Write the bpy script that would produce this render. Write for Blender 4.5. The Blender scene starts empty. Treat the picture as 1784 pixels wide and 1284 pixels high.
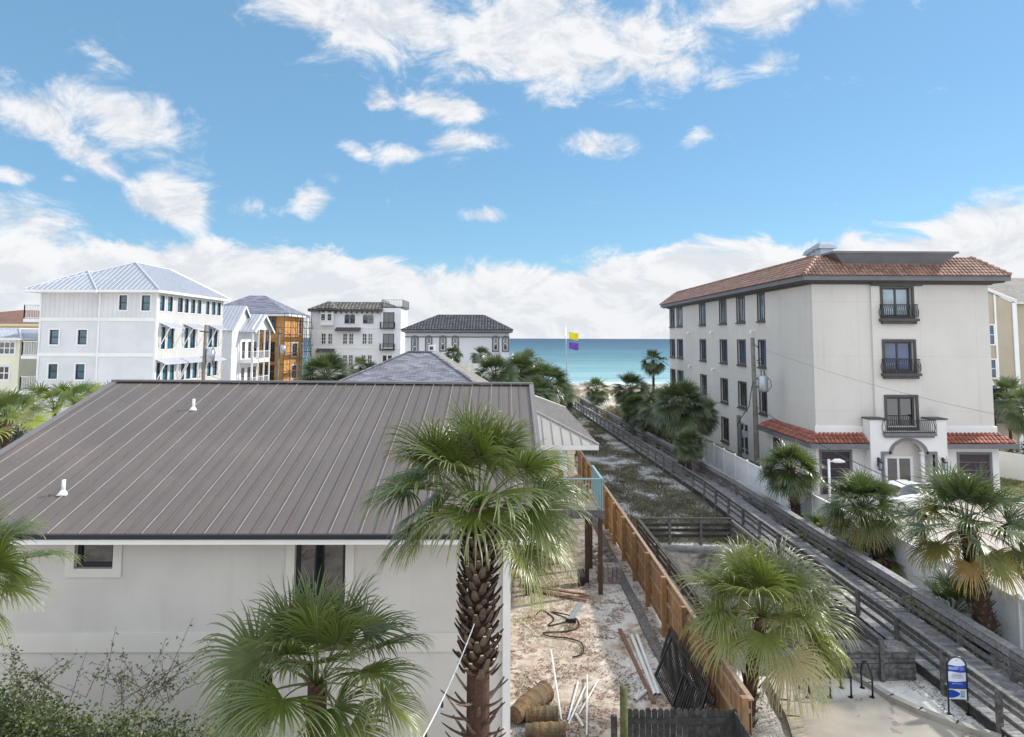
import bpy, math, random
import numpy as np
from mathutils import Vector, Matrix
R = math.radians
sc = bpy.context.scene
# ------------------------------------------------------------------ camera
F, PX, PY, H = 1200., 892., 495., 10.
pit, yaw, rol = math.atan(94/F), math.atan(15/F), 0.0034
fw = Vector((math.sin(yaw)*math.cos(pit), math.cos(yaw)*math.cos(pit), math.sin(pit)))
r0 = Vector((math.cos(yaw), -math.sin(yaw), 0)); u0 = r0.cross(fw)
rt = r0*math.cos(rol)+u0*math.sin(rol); up = rt.cross(fw)
cam_d = bpy.data.cameras.new('camera'); cam = bpy.data.objects.new('camera', cam_d)
sc.collection.objects.link(cam); sc.camera = cam
m = Matrix((rt, up, -fw)).transposed().to_4x4(); m.translation = (0, 0, H)
cam.matrix_world = m
cam_d.sensor_width = 36; cam_d.lens = 36*F/1784
cam_d.shift_x = 0; cam_d.shift_y = -(642-PY)/1784
cam_d.clip_end = 20000; cam_d.clip_start = .1
def ray(x, y): return rt*((x-PX)/F)-up*((y-PY)/F)+fw
def G(x, y, z=0.):
    d = ray(x, y); t = (z-H)/d.z; return Vector((d.x*t, d.y*t, z))
def D(x, y, Y):
    d = ray(x, y); t = Y/d.y; return Vector((d.x*t, Y, H+d.z*t))
# ------------------------------------------------------------------ world, sun, exposure
SUN_AZ, SUN_EL = R(70), R(38)          # from +Y towards +X
world = bpy.data.worlds.new("World"); sc.world = world; world.use_nodes = True
def build_world():
    nt = world.node_tree; nt.nodes.clear()
    N = lambda t, **k: _mk(nt, t, **k)
    def _mk(nt, t, **k):
        n = nt.nodes.new(t)
        for a, b in k.items(): setattr(n, a, b)
        return n
    L = nt.links.new
    def setin(s, v):
        if hasattr(v, 'is_output') or isinstance(v, bpy.types.NodeSocket): L(v, s)
        else: s.default_value = v
    def mt(op, a, b=None, c=None):
        n = N('ShaderNodeMath', operation=op); setin(n.inputs[0], a)
        if b is not None: setin(n.inputs[1], b)
        if c is not None: setin(n.inputs[2], c)
        return n.outputs[0]
    def mr(v, a, b, c=0., d=1.):
        n = N('ShaderNodeMapRange', interpolation_type='SMOOTHSTEP'); setin(n.inputs[0], v)
        n.inputs[1].default_value = a; n.inputs[2].default_value = b; n.inputs[3].default_value = c; n.inputs[4].default_value = d
        return n.outputs[0]
    def mix(f, a, b):
        n = N('ShaderNodeMix', data_type='RGBA'); setin(n.inputs[0], f); setin(n.inputs[6], a); setin(n.inputs[7], b); return n.outputs[2]
    tc = N('ShaderNodeTexCoord'); sp = N('ShaderNodeSeparateXYZ'); L(tc.outputs['Generated'], sp.inputs[0])
    x, y, z = sp.outputs
    az = mt('ARCTAN2', x, y); el = mt('ARCSINE', z)
    sky = N('ShaderNodeTexSky', sky_type='NISHITA', sun_disc=False, sun_elevation=SUN_EL, sun_rotation=SUN_AZ)
    sky.air_density = 1.0; sky.dust_density = .1; sky.ozone_density = 2.2; sky.altitude = 0
    cb = N('ShaderNodeCombineXYZ'); L(az, cb.inputs[0]); L(mt('MULTIPLY', el, 1.7), cb.inputs[1])
    def noise(vec, s, d, r, dist=0.):
        n = N('ShaderNodeTexNoise', noise_dimensions='3D'); L(vec, n.inputs['Vector']); n.inputs['Scale'].default_value = s
        n.inputs['Detail'].default_value = d; n.inputs['Roughness'].default_value = r; n.inputs['Distortion'].default_value = dist
        return n.outputs[0]
    n1 = noise(cb.outputs[0], 10., 10, .66, .5)
    off = N('ShaderNodeVectorMath', operation='ADD'); L(cb.outputs[0], off.inputs[0]); off.inputs[1].default_value = (.012, .03, 0)
    n2 = noise(off.outputs[0], 10., 10, .66, .5)
    n3 = noise(cb.outputs[0], 3.5, 5, .55, .2)
    # (px, py, rx, ry, angle, strength) of the cloud masses, turned into azimuth / elevation
    blobs = [(650, 30, 250, 75, 8, 1.35), (980, 70, 260, 95, 6, 1.4), (1340, 10, 150, 60, 0, 1.0), (820, -60, 520, 80, 0, 1.2),
             (75, 200, 85, 50, 25, .95), (215, 205, 130, 68, 20, 1.15), (165, 130, 40, 50, 0, .75), (150, 272, 100, 34, 32, 1.0),
             (20, 305, 45, 18, 0, .95), (120, 312, 26, 10, 0, .7), (300, 352, 85, 40, 15, 1.4), (540, 350, 40, 34, 0, 1.10),
             (665, 178, 38, 22, 0, 1.00), (790, 190, 110, 26, 5, 1.15), (620, 262, 40, 16, 20, 0.95), (690, 268, 50, 26, 0, 1.10),
             (800, 250, 75, 24, -10, 1.05), (1035, 250, 62, 24, 8, 1.15), (840, 375, 34, 16, 0, 0.95), (1215, 235, 34, 18, -25, 0.70),
             (1265, 148, 55, 14, 0, 0.65), (440, 365, 60, 22, 0, 0.80), (50, 405, 160, 62, 8, 1.15), (1700, 400, 130, 50, -8, 1.20),
             (1345, 110, 60, 30, 0, 0.75), (575, 308, 30, 12, 0, 0.65)]
    S = None
    for (px, py, rx, ry, an, st) in blobs:
        d = ray(px, py); a0 = math.atan2(d.x, d.y); d.normalize(); e0 = math.asin(d.z)
        sx = math.cos(a0)**2*math.cos(e0)/F*1.0
        ra, re = rx*sx/math.cos(e0), ry/F*math.cos(e0)**2*math.cos(a0)
        c, s = math.cos(R(an)), math.sin(R(an))
        da = mt('SUBTRACT', az, a0); de = mt('SUBTRACT', el, e0)
        p = mt('MULTIPLY', mt('ADD', mt('MULTIPLY', da, c), mt('MULTIPLY', de, -s)), 1/ra)
        q = mt('MULTIPLY', mt('ADD', mt('MULTIPLY', da, s), mt('MULTIPLY', de, c)), 1/re)
        rr = mt('ADD', mt('MULTIPLY', p, p), mt('MULTIPLY', q, q))
        g = mt('MULTIPLY', mt('EXPONENT', mt('MULTIPLY', rr, -.8)), st)
        S = g if S is None else mt('MAXIMUM', S, g)
    dens = mr(mt('ADD', S, mt('MULTIPLY', mt('SUBTRACT', n1, .5), 2.6)), .34, 1.05)
    # the long bank above the horizon
    topn = noise(cb.outputs[0], 2.2, 2, .5)
    top = mt('ADD', mt('ADD', .122, mt('MULTIPLY', mr(az, .05, .30), .022)), mt('MULTIPLY', mt('SUBTRACT', topn, .5), .09))
    bump = mt('MULTIPLY', mt('SUBTRACT', n1, .5), .11)
    bank = mr(mt('ADD', mt('SUBTRACT', top, el), bump), 0., .022)
    low = mr(el, .0, .10)
    thin = mix(low, (.80, .80, .80, 1), (1, 1, 1, 1))
    # shading of the clouds: thicker parts and undersides greyer
    rel = mt('SUBTRACT', n1, n2)
    sh = mr(mt('ADD', mt('MULTIPLY', rel, 2.6), mt('MULTIPLY', mt('SUBTRACT', n3, .5), -.9)), -.45, .30)
    edge = mr(mt('SUBTRACT', top, el), .0, .075)
    shb = mt('SUBTRACT', sh, mt('MULTIPLY', edge, .30))
    c_hi = (4.25, 4.28, 4.35, 1); c_lo = (3.0, 3.25, 3.55, 1)
    ccol = mix(sh, c_lo, c_hi)
    bcol = mix(mt('MAXIMUM', shb, 0.), (3.4, 3.58, 3.8, 1), c_hi)
    tint = N('ShaderNodeMix', data_type='RGBA', blend_type='MULTIPLY'); tint.inputs[0].default_value = 1
    L(sky.outputs[0], tint.inputs[6]); tint.inputs[7].default_value = SKY_TINT
    # clear air is paler towards the horizon
    air = mix(.5, tint.outputs[2], (1.1, 2.3, 3.55, 1)); col = mix(mt('MULTIPLY', dens, .96), air, ccol)
    strk = mt('MULTIPLY', bank, mt('SUBTRACT', 1., mt('MULTIPLY', mr(n3, .60, .78), .55)))
    col = mix(strk, col, bcol)
    # bright fill cloud, added unseen behind the viewpoint and overhead to lift shaded walls
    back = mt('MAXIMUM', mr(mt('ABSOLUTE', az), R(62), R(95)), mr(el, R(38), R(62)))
    cover = mt('MULTIPLY', back, mr(n3, .34, .5)); col = mix(cover, col, FILL_CLOUD)
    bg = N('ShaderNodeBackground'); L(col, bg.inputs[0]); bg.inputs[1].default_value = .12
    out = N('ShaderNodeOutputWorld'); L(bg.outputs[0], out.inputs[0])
SKY_TINT = (.52, .64, .68, 1); FILL_CLOUD = (6.3, 6.75, 7.35, 1)
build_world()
sl = bpy.data.lights.new('sun', 'SUN'); so = bpy.data.objects.new('sun', sl); sc.collection.objects.link(so)
sl.energy = 2.5; sl.angle = R(2.5); sl.color = (1., .95, .87)
so.rotation_euler = (R(90)-SUN_EL, 0, math.pi-SUN_AZ)
sc.view_settings.view_transform = 'Standard'; sc.view_settings.look = 'None'
sc.view_settings.exposure = 0.9; sc.view_settings.gamma = 1
sc.cycles.max_bounces = 6; sc.cycles.diffuse_bounces = 3; sc.cycles.glossy_bounces = 3
sc.cycles.transparent_max_bounces = 6; sc.cycles.transmission_bounces = 3
sc.cycles.use_fast_gi = False
# ------------------------------------------------------------------ mesh builder
C = sc.collection
ORG = {}
rnd = random.Random(5)
class MB:
    def __init__(s): s.v = []; s.f = []; s.t = []; s.c = 0.5; s.uv = []; s.jit = 0.
    def _t(s, n): s.t += [s.c+(rnd.uniform(-s.jit, s.jit) if s.jit else 0)]*n
    def poly(s, pts, uv=None):
        b = len(s.v); s.v += [tuple(p) for p in pts]; s.f.append(tuple(range(b, b+len(pts)))); s._t(len(pts))
        s.uv += uv if uv else [(p[0]+p[1], p[2]) for p in pts]
    def add(s, vs, fs, t=None, uv=None):
        b = len(s.v); s.v += [tuple(p) for p in vs]; s.f += [tuple(b+i for i in f) for f in fs]
        if t is None: s._t(len(vs))
        else: s.t += list(t)
        s.uv += uv if uv else [(p[0]+p[1], p[2]) for p in vs]
    def box(s, x0, x1, y0, y1, z0, z1):
        if x0 > x1: x0, x1 = x1, x0
        if y0 > y1: y0, y1 = y1, y0
        v = [(x, y, z) for z in (z0, z1) for y in (y0, y1) for x in (x0, x1)]
        s.add(v, [(0, 2, 3, 1), (4, 5, 7, 6), (0, 1, 5, 4), (2, 6, 7, 3), (0, 4, 6, 2), (1, 3, 7, 5)])
    def beam(s, a, b, w, h, upv=(0, 0, 1), ext=0., w2=None, h2=None):
        a = Vector(a); b = Vector(b); d = (b-a).normalized(); a = a-d*ext; b = b+d*ext
        u = Vector(upv); sd = d.cross(u)
        if sd.length < 1e-4: sd = d.cross(Vector((0, 1, 0)))
        sd.normalize(); n = sd.cross(d).normalized()
        w2 = w if w2 is None else w2; h2 = h if h2 is None else h2
        v = []
        for p, ww, hh in ((a, w, h), (b, w2, h2)):
            for i, j in ((-1, -1), (1, -1), (1, 1), (-1, 1)): v.append(p+sd*(i*ww/2)+n*(j*hh/2))
        s.add(v, [(0, 1, 2, 3), (7, 6, 5, 4), (0, 4, 5, 1), (1, 5, 6, 2), (2, 6, 7, 3), (3, 7, 4, 0)])
    def tube(s, pts, r, n=8, caps=True):
        pts = [Vector(p) for p in pts]; rr = r if isinstance(r, (list, tuple)) else [r]*len(pts)
        b = len(s.v); vs = []; fs = []; prev = None
        for i, p in enumerate(pts):
            d = (pts[min(i+1, len(pts)-1)]-pts[max(i-1, 0)]).normalized()
            if prev is None:
                a = Vector((0, 0, 1)) if abs(d.z) < .9 else Vector((1, 0, 0)); q = d.cross(a).normalized()
            else: q = (prev-d*prev.dot(d)).normalized()
            prev = q; w = d.cross(q)
            for k in range(n):
                an = 2*math.pi*k/n; vs.append(p+(q*math.cos(an)+w*math.sin(an))*rr[i])
        for i in range(len(pts)-1):
            for k in range(n):
                k2 = (k+1) % n; fs.append((i*n+k, i*n+k2, (i+1)*n+k2, (i+1)*n+k))
        if caps: fs.append(tuple(range(n-1, -1, -1))); fs.append(tuple((len(pts)-1)*n+k for k in range(n)))
        s.add(vs, fs)
    def prism(s, pts, off):
        """closed polygon pts (3D, planar) extruded by vector off"""
        n = len(pts); off = Vector(off); a = [Vector(p) for p in pts]; b = [p+off for p in a]
        s.add(a+b, [tuple(range(n-1, -1, -1)), tuple(range(n, 2*n))]+[(i, (i+1) % n, n+(i+1) % n, n+i) for i in range(n)])
    def build(s, name, mat, parent=None, smooth=False, org=None):
        o = org if org is not None else (ORG.get(parent.name, Vector((0, 0, 0))) if parent else Vector((0, 0, 0)))
        me = bpy.data.meshes.new(name); 
        me.from_pydata([(v[0]-o[0], v[1]-o[1], v[2]-o[2]) for v in s.v], [], s.f)
        at = me.attributes.new('tint', 'FLOAT', 'POINT'); at.data.foreach_set('value', s.t)
        uvl = me.uv_layers.new(name='UVMap'); li = np.empty(len(me.loops), 'i'); me.loops.foreach_get('vertex_index', li)
        uv = np.array(s.uv, 'f')[li]; uvl.data.foreach_set('uv', uv.ravel())
        if smooth: me.polygons.foreach_set('use_smooth', [True]*len(me.polygons))
        me.materials.append(mat); me.update()
        ob = bpy.data.objects.new(name, me); C.objects.link(ob)
        if parent: ob.parent = parent; ORG[ob.name] = o
        elif org is not None: ob.location = o; ORG[ob.name] = Vector(o)
        return ob
def tag(o, label, cat, group=None, kind=None):
    if label: o['label'] = label
    if cat: o['category'] = cat
    if group: o['group'] = group
    if kind: o['kind'] = kind
    return o
def thing(name, loc, label, cat, group=None):
    o = bpy.data.objects.new(name, None); o.empty_display_size = .3; C.objects.link(o); o.location = loc; ORG[o.name] = Vector(loc)
    return tag(o, label, cat, group)
def single(name, mb, mat, label, cat, group=None, kind=None, smooth=False):
    a = np.array(mb.v); c = (a.min(0)+a.max(0))/2; c[2] = a[:, 2].min()
    return tag(mb.build(name, mat, None, smooth, org=Vector(c)), label, cat, group, kind)
def copy_tree(o, parent=None):
    c = o.copy(); C.objects.link(c)
    if parent: c.parent = parent
    for ch in list(o.children): copy_tree(ch, c)
    return c
# ------------------------------------------------------------------ materials
class NT:
    def __init__(s, name):
        s.m = bpy.data.materials.new(name); s.m.use_nodes = True; s.nt = s.m.node_tree
        s.b = s.nt.nodes['Principled BSDF']; s.L = s.nt.links.new; s._p = None
    def n(s, t, **k):
        x = s.nt.nodes.new(t)
        for a, b in k.items(): setattr(x, a, b)
        return x
    def put(s, sock, v):
        if isinstance(v, bpy.types.NodeSocket): s.L(v, sock)
        elif isinstance(v, (tuple, list)) and len(v) == 3 and sock.type == 'RGBA': sock.default_value = (*v, 1)
        else: sock.default_value = v
    def set(s, **k):
        for a, v in k.items(): s.put(s.b.inputs[a.replace('_', ' ')], v)
        return s
    def pos(s):
        if not s._p: s._p = s.n('ShaderNodeNewGeometry').outputs['Position']
        return s._p
    def uv(s): return s.n('ShaderNodeTexCoord').outputs['UV']
    def attr(s, a='tint'): return s.n('ShaderNodeAttribute', attribute_name=a).outputs['Fac']
    def xyz(s, v=None):
        x = s.n('ShaderNodeSeparateXYZ'); s.L(v or s.pos(), x.inputs[0]); return x.outputs
    def map(s, v, sc_=(1, 1, 1), rot=(0, 0, 0)):
        x = s.n('ShaderNodeMapping'); s.L(v, x.inputs[0]); x.inputs['Scale'].default_value = sc_; x.inputs['Rotation'].default_value = rot; return x.outputs[0]
    def noise(s, scale, detail=4, rough=.55, v=None, dist=0.):
        x = s.n('ShaderNodeTexNoise'); s.L(v or s.pos(), x.inputs['Vector']); x.inputs['Scale'].default_value = scale
        x.inputs['Detail'].default_value = detail; x.inputs['Roughness'].default_value = rough; x.inputs['Distortion'].default_value = dist
        return x.outputs[0]
    def vor(s, scale, v=None, feature='F1', out='Distance'):
        x = s.n('ShaderNodeTexVoronoi', feature=feature); s.L(v or s.pos(), x.inputs['Vector']); x.inputs['Scale'].default_value = scale; return x.outputs[out]
    def mt(s, op, a, b=0., c=None):
        x = s.n('ShaderNodeMath', operation=op); s.put(x.inputs[0], a); s.put(x.inputs[1], b)
        if c is not None: s.put(x.inputs[2], c)
        return x.outputs[0]
    def mr(s, v, a, b, c=0., d=1., it='SMOOTHSTEP'):
        x = s.n('ShaderNodeMapRange', interpolation_type=it); s.put(x.inputs[0], v)
        for i, q in enumerate((a, b, c, d)): x.inputs[1+i].default_value = q
        return x.outputs[0]
    def mix(s, f, a, b, bt='MIX'):
        x = s.n('ShaderNodeMix', data_type='RGBA', blend_type=bt); s.put(x.inputs[0], f); s.put(x.inputs[6], a); s.put(x.inputs[7], b); return x.outputs[2]
    def bump(s, h, st=.3, dist=.02, normal=None):
        x = s.n('ShaderNodeBump'); x.inputs['Strength'].default_value = st; x.inputs['Distance'].default_value = dist; s.put(x.inputs['Height'], h)
        if normal is not None: s.L(normal, x.inputs['Normal'])
        return x.outputs[0]
def sca(c, k): return tuple(min(1, max(0, a*k)) for a in c[:3])
def simple(name, col, rough=.8, var=.15, scale=1.5, bump=0., metal=0., spec=.4, tint=.0, streak=0.):
    t = NT(name); f = t.mr(t.noise(scale, 6, .6), .3, .7)
    c = t.mix(f, sca(col, 1-var), sca(col, 1+var*.7))
    if tint: c = t.mix(t.mr(t.attr(), 0, 1), t.mix(1., c, sca((1, 1, 1), 1-tint), 'MULTIPLY'), c)
    if streak:
        g = t.noise(3., 5, .6, t.map(t.pos(), (1, 1, .12))); c = t.mix(t.mt('MULTIPLY', t.mr(g, .5, .75), streak), c, sca(col, .55))
    t.set(Base_Color=c, Roughness=rough, Metallic=metal); t.b.inputs['Specular IOR Level'].default_value = spec
    if bump: t.set(Normal=t.bump(t.noise(scale*14, 4, .6), bump, .01))
    return t.m
def glass(name, col=(.02, .05, .06), spec=1.0, ior=1.9, rough=.04):
    t = NT(name); oi = t.n('ShaderNodeObjectInfo').outputs['Random']; c = t.mix(t.mr(t.noise(.7, 3), .35, .65), sca(col, .6), sca(col, 1.5)); c = t.mix(oi, t.mix(1., c, (.35, .4, .45), 'MULTIPLY'), c)
    t.set(Base_Color=c, Roughness=rough); t.b.inputs['IOR'].default_value = ior; t.b.inputs['Specular IOR Level'].default_value = spec
    t.set(Normal=t.bump(t.noise(.9, 2), .04, .05)); return t.m
def siding(name, col, horiz=.15, vert=None, zsplit=None):
    """painted boards: horizontal laps, vertical battens above zsplit"""
    t = NT(name); x, y, z = t.xyz(); base = t.mix(t.mr(t.noise(.6, 5), .3, .7), sca(col, .94), sca(col, 1.04))
    fh = t.mt('FRACT', t.mt('DIVIDE', z, horiz)); lineh = t.mr(fh, 0., .12, 0., 1.)
    hgt = t.mt('MULTIPLY', fh, -1.)
    if vert:
        fv = t.mt('FRACT', t.mt('DIVIDE', t.mt('ADD', x, y), vert)); linev = t.mr(t.mt('ABSOLUTE', t.mt('SUBTRACT', fv, .5)), .04, .10)
        if zsplit is not None:
            a = t.mt('GREATER_THAN', z, zsplit)
            line = t.mt('ADD', t.mt('MULTIPLY', a, linev), t.mt('MULTIPLY', t.mt('SUBTRACT', 1., a), lineh))
            hgt = t.mt('ADD', t.mt('MULTIPLY', a, t.mt('MULTIPLY', linev, -1.)), t.mt('MULTIPLY', t.mt('SUBTRACT', 1., a), hgt))
        else: line = linev; hgt = t.mt('MULTIPLY', linev, -1.)
    else: line = lineh
    base = t.mix(t.mt('MULTIPLY', t.mt('SUBTRACT', 1., line), .28), base, sca(col, .5))
    t.set(Base_Color=base, Roughness=.6, Normal=t.bump(hgt, .5, .02)); return t.m
def wood(name, col, dark, rough=.8, gscale=1., stain=.4, edge=0.):
    t = NT(name); tn = t.attr(); p = t.pos()
    g = t.noise(9*gscale, 6, .65, t.map(p, (1, 1, 1)), .5); g2 = t.noise(2.1*gscale, 5, .7)
    c = t.mix(t.mr(g, .25, .75), dark, col); c = t.mix(t.mt('MULTIPLY', t.mr(g2, .5, .72), stain), c, sca(dark, .5))
    c = t.mix(t.mr(tn, 0, 1), t.mix(1., c, (.62, .62, .62), 'MULTIPLY'), c)
    t.set(Base_Color=c, Roughness=rough, Normal=t.bump(g, .35, .01)); return t.m
def metal_roof(name, col, dirt=(.35, .3, .27), rough=.4, metal=.3):
    t = NT(name); a = t.noise(.35, 6, .6); b = t.noise(5, 4, .6, t.map(t.pos(), (1, .15, .15)))
    c = t.mix(t.mr(a, .35, .7), sca(col, .92), sca(col, 1.06)); c = t.mix(t.mt('MULTIPLY', t.mr(a, .56, .72), .22), c, dirt)
    c = t.mix(t.mt('MULTIPLY', t.mr(b, .5, .8), .2), c, sca(col, .7))
    t.set(Base_Color=c, Metallic=metal, Roughness=t.mr(b, .2, .8, rough, rough+.2), Normal=t.bump(a, .1, .02)); return t.m
def shingle(name, col, w=.32, h=.16, var=.35):
    t = NT(name); uv = t.uv()
    b = t.n('ShaderNodeTexBrick'); t.L(uv, b.inputs['Vector']); b.inputs['Scale'].default_value = 1
    b.inputs['Brick Width'].default_value = w; b.inputs['Row Height'].default_value = h; b.inputs['Mortar Size'].default_value = .012; b.inputs['Bias'].default_value = 0
    b.inputs['Color1'].default_value = (*sca(col, 1-var), 1); b.inputs['Color2'].default_value = (*sca(col, 1+var), 1); b.inputs['Mortar'].default_value = (*sca(col, .35), 1)
    c = t.mix(t.mr(t.noise(.8, 4), .3, .7), b.outputs[0], t.mix(1., b.outputs[0], (.8, .8, .8), 'MULTIPLY'))
    t.set(Base_Color=c, Roughness=.9, Normal=t.bump(b.outputs[1], -.5, .02)); return t.m
def tile_mat(name, col, var=.3):
    t = NT(name); f = t.attr(); c = t.mix(f, sca(col, 1-var), sca(col, 1+var)); c = t.mix(t.mr(t.noise(1.2, 5), .5, .8), c, sca(col, .55))
    t.set(Base_Color=c, Roughness=.65, Normal=t.bump(t.noise(20, 3), .2, .01)); return t.m
def palm_mat(name, green, lime, dry, tipc=(.34, .38, .22)):
    t = NT(name)
    a = t.n('ShaderNodeAttribute', attribute_name='leaf'); s = t.n('ShaderNodeSeparateColor'); t.L(a.outputs['Color'], s.inputs[0])
    age, rn, al = s.outputs
    c = t.mix(rn, sca(green, .45), sca(green, 1.35)); c = t.mix(t.mr(age, .25, .8), c, lime); c = t.mix(t.mr(age, .85, 1.0), c, dry)
    c = t.mix(t.mt('MULTIPLY', t.mr(al, .35, .95), .30), c, tipc); c = t.mix(t.mt('MULTIPLY', t.mr(al, .75, 1.), t.mt('ADD', .12, t.mt('MULTIPLY', age, .7))), c, dry)
    c = t.mix(t.mt('MULTIPLY', t.mr(t.noise(2.3, 3), .45, .7), .25), c, sca(green, .5))
    t.set(Base_Color=c, Roughness=.30); t.b.inputs['Specular IOR Level'].default_value = .55
    tr = t.n('ShaderNodeBsdfTranslucent'); t.put(tr.inputs[0], t.mix(1., c, (1.2, 1.35, .6), 'MULTIPLY'))
    mx = t.n('ShaderNodeMixShader'); mx.inputs[0].default_value = .25; t.L(t.b.outputs[0], mx.inputs[1]); t.L(tr.outputs[0], mx.inputs[2])
    t.L(mx.outputs[0], t.nt.nodes['Material Output'].inputs[0]); return t.m
def leafy(name, a_, b_, dry=(.2, .15, .07), rough=.5, trans=.25):
    t = NT(name); f = t.attr(); c = t.mix(f, a_, b_); c = t.mix(t.mr(f, .93, .97), c, dry); c = t.mix(t.mr(t.noise(1.1, 3), .4, .7), c, sca(a_, .8))
    t.set(Base_Color=c, Roughness=rough)
    tr = t.n('ShaderNodeBsdfTranslucent'); t.put(tr.inputs[0], c); mx = t.n('ShaderNodeMixShader'); mx.inputs[0].default_value = trans
    t.L(t.b.outputs[0], mx.inputs[1]); t.L(tr.outputs[0], mx.inputs[2]); t.L(mx.outputs[0], t.nt.nodes['Material Output'].inputs[0]); return t.m
MT = {}
MT['stucco_grey'] = simple('stucco_grey', (.57, .548, .51), .9, .07, .5, .25, streak=.12)
MT['stucco_trim'] = simple('stucco_trim', (.62, .60, .55), .85, .05, .8, .15)
MT['white'] = simple('white_paint', (.78, .78, .77), .55, .05, 1.)
MT['white_wall'] = simple('white_wall', (.74, .75, .77), .85, .05, .4, .1, streak=.1)
def _ewall():
    t = NT('e_wall'); x, y, z = t.xyz(); a = t.noise(.18, 5, .6); b = t.noise(1.4, 6, .65); g = t.noise(2.2, 5, .6, t.map(t.pos(), (1, 1, .07)))
    c = t.mix(t.mr(a, .35, .65), (.58, .552, .515), (.635, .605, .57)); c = t.mix(t.mt('MULTIPLY', t.mr(b, .5, .75), .12), c, (.40, .38, .36))
    c = t.mix(t.mt('MULTIPLY', t.mt('MULTIPLY', t.mr(g, .55, .72), t.mr(z, 0., 13.)), .22), c, (.33, .31, .29))
    j = None
    for s_, p_, o_ in ((z, 3.56, .0), (t.mt('ADD', x, t.mt('MULTIPLY', y, .73)), 3.9, .4)):
        f = t.mt('ABSOLUTE', t.mt('SUBTRACT', t.mt('FRACT', t.mt('DIVIDE', t.mt('ADD', s_, o_), p_)), .5)); l = t.mr(f, .0, .008, 1., 0.); j = l if j is None else t.mt('MAXIMUM', j, l)
    c = t.mix(t.mt('MULTIPLY', j, .28), c, (.30, .29, .28)); t.set(Base_Color=c, Roughness=.9, Normal=t.bump(t.noise(9, 5, .7), .2, .01)); return t.m
MT['e_wall'] = _ewall()
MT['e_low'] = simple('e_low', (.72, .71, .70), .9, .05, .3, .12, streak=.12)
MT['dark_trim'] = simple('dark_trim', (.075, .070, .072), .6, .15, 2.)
MT['grey_trim'] = simple('grey_trim', (.16, .16, .175), .6, .12, 1.)
MT['black'] = simple('black_metal', (.012, .012, .014), .35, .2, 3., spec=.6)
MT['black_frame'] = simple('black_frame', (.02, .022, .026), .45, .1)
MT['galv'] = simple('galvanised', (.42, .45, .5), .35, .12, 1.5, metal=.5)
MT['pole'] = simple('weathered_pole', (.17, .165, .14), .9, .25, 3., .4, streak=.4)
MT['pvc'] = simple('pvc', (.72, .72, .70), .4, .08, 2.)
MT['vinyl'] = NT('vinyl')
def _vinyl():
    t = MT['vinyl']; x, y, z = t.xyz(); f = t.mt('FRACT', t.mt('DIVIDE', y, .16)); ln = t.mr(t.mt('ABSOLUTE', t.mt('SUBTRACT', f, .5)), .0, .06)
    c = t.mix(t.mt('MULTIPLY', t.mt('SUBTRACT', 1., ln), .35), (.90, .93, .97), (.52, .55, .60))
    g = t.noise(.55, 4, .6, t.map(t.pos(), (1, 1, .35)))
    c = t.mix(t.mt('MULTIPLY', t.mr(g, .62, .74), .7), c, (.24, .24, .12)); c = t.mix(t.mt('MULTIPLY', t.mr(t.noise(3, 5, .7), .5, .7), .18), c, (.3, .3, .27))
    t.set(Base_Color=c, Roughness=.5, Normal=t.bump(ln, .3, .01)); return t.m
MT['vinyl'] = _vinyl()
MT['siding'] = siding('siding', (.66, .665, .68), .17, .42, 11.6)
MT['siding_v'] = siding('siding_v', (.53, .52, .505), .17, .55)
MT['siding_plain'] = siding('siding_plain', (.66, .67, .69), .17)
MT['siding_cream'] = siding('siding_cream', (.80, .76, .58), .18)
MT['cream'] = simple('cream_wall', (.70, .62, .46), .85, .06, .6)
MT['cream_yellow'] = simple('yellow_wall', (.74, .58, .33), .85, .06, .4)
MT['beige'] = simple('beige_wall', (.44, .38, .29), .85, .07, .5, streak=.1)
MT['roof_brown'] = metal_roof('roof_brown', (.136, .113, .102), (.24, .17, .14), .45, .12)
MT['roof_grey'] = metal_roof('roof_grey', (.36, .38, .43), (.55, .55, .58), .4, .35)
MT['roof_tan'] = metal_roof('roof_tan', (.40, .37, .335), (.45, .36, .3), .42, .3)
MT['rib'] = simple('rib', (.36, .335, .32), .4, .15, 4., metal=.3)
MT['rib_dull'] = simple('rib_dull', (.19, .165, .15), .45, .15, 4., metal=.3)
MT['rib_grey'] = simple('rib_grey', (.62, .64, .7), .4, .1, 4., metal=.3)
MT['sh_grey'] = shingle('shingle_grey', (.20, .205, .24), .5, .17)
MT['sh_slate'] = shingle('shingle_slate', (.19, .20, .26), .9, .2)
MT['sh_tan'] = shingle('shingle_tan', (.27, .25, .22), .4, .15, .2)
MT['sh_brown'] = shingle('shingle_brown', (.22, .12, .08), .4, .15, .2)
MT['tile_red'] = tile_mat('tile_red', (.29, .168, .13)); MT['tile_red2'] = tile_mat('tile_red2', (.30, .10, .065), .35)
MT['tile_dark'] = tile_mat('tile_dark', (.075, .075, .085), .35); MT['tile_olive'] = tile_mat('tile_olive', (.13, .125, .11), .4)
MT['glass_teal'] = glass('glass_teal', (.012, .10, .15), ior=1.55); MT['glass_dark'] = glass('glass_dark', (.012, .016, .02), ior=1.7)
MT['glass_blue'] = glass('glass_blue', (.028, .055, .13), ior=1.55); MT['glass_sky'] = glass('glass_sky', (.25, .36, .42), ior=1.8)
MT['glass_house'] = glass('glass_house', (.012, .035, .04), ior=1.6)
MT['osb'] = wood('osb', (.74, .40, .13), (.60, .29, .085), .85, .3, .25)
MT['cedar'] = wood('cedar', (.47, .275, .13), (.31, .165, .075), .8, 1., .35)
MT['cedar_dark'] = wood('cedar_dark', (.30, .135, .05), (.15, .06, .025), .8, 1., .35)
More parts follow.
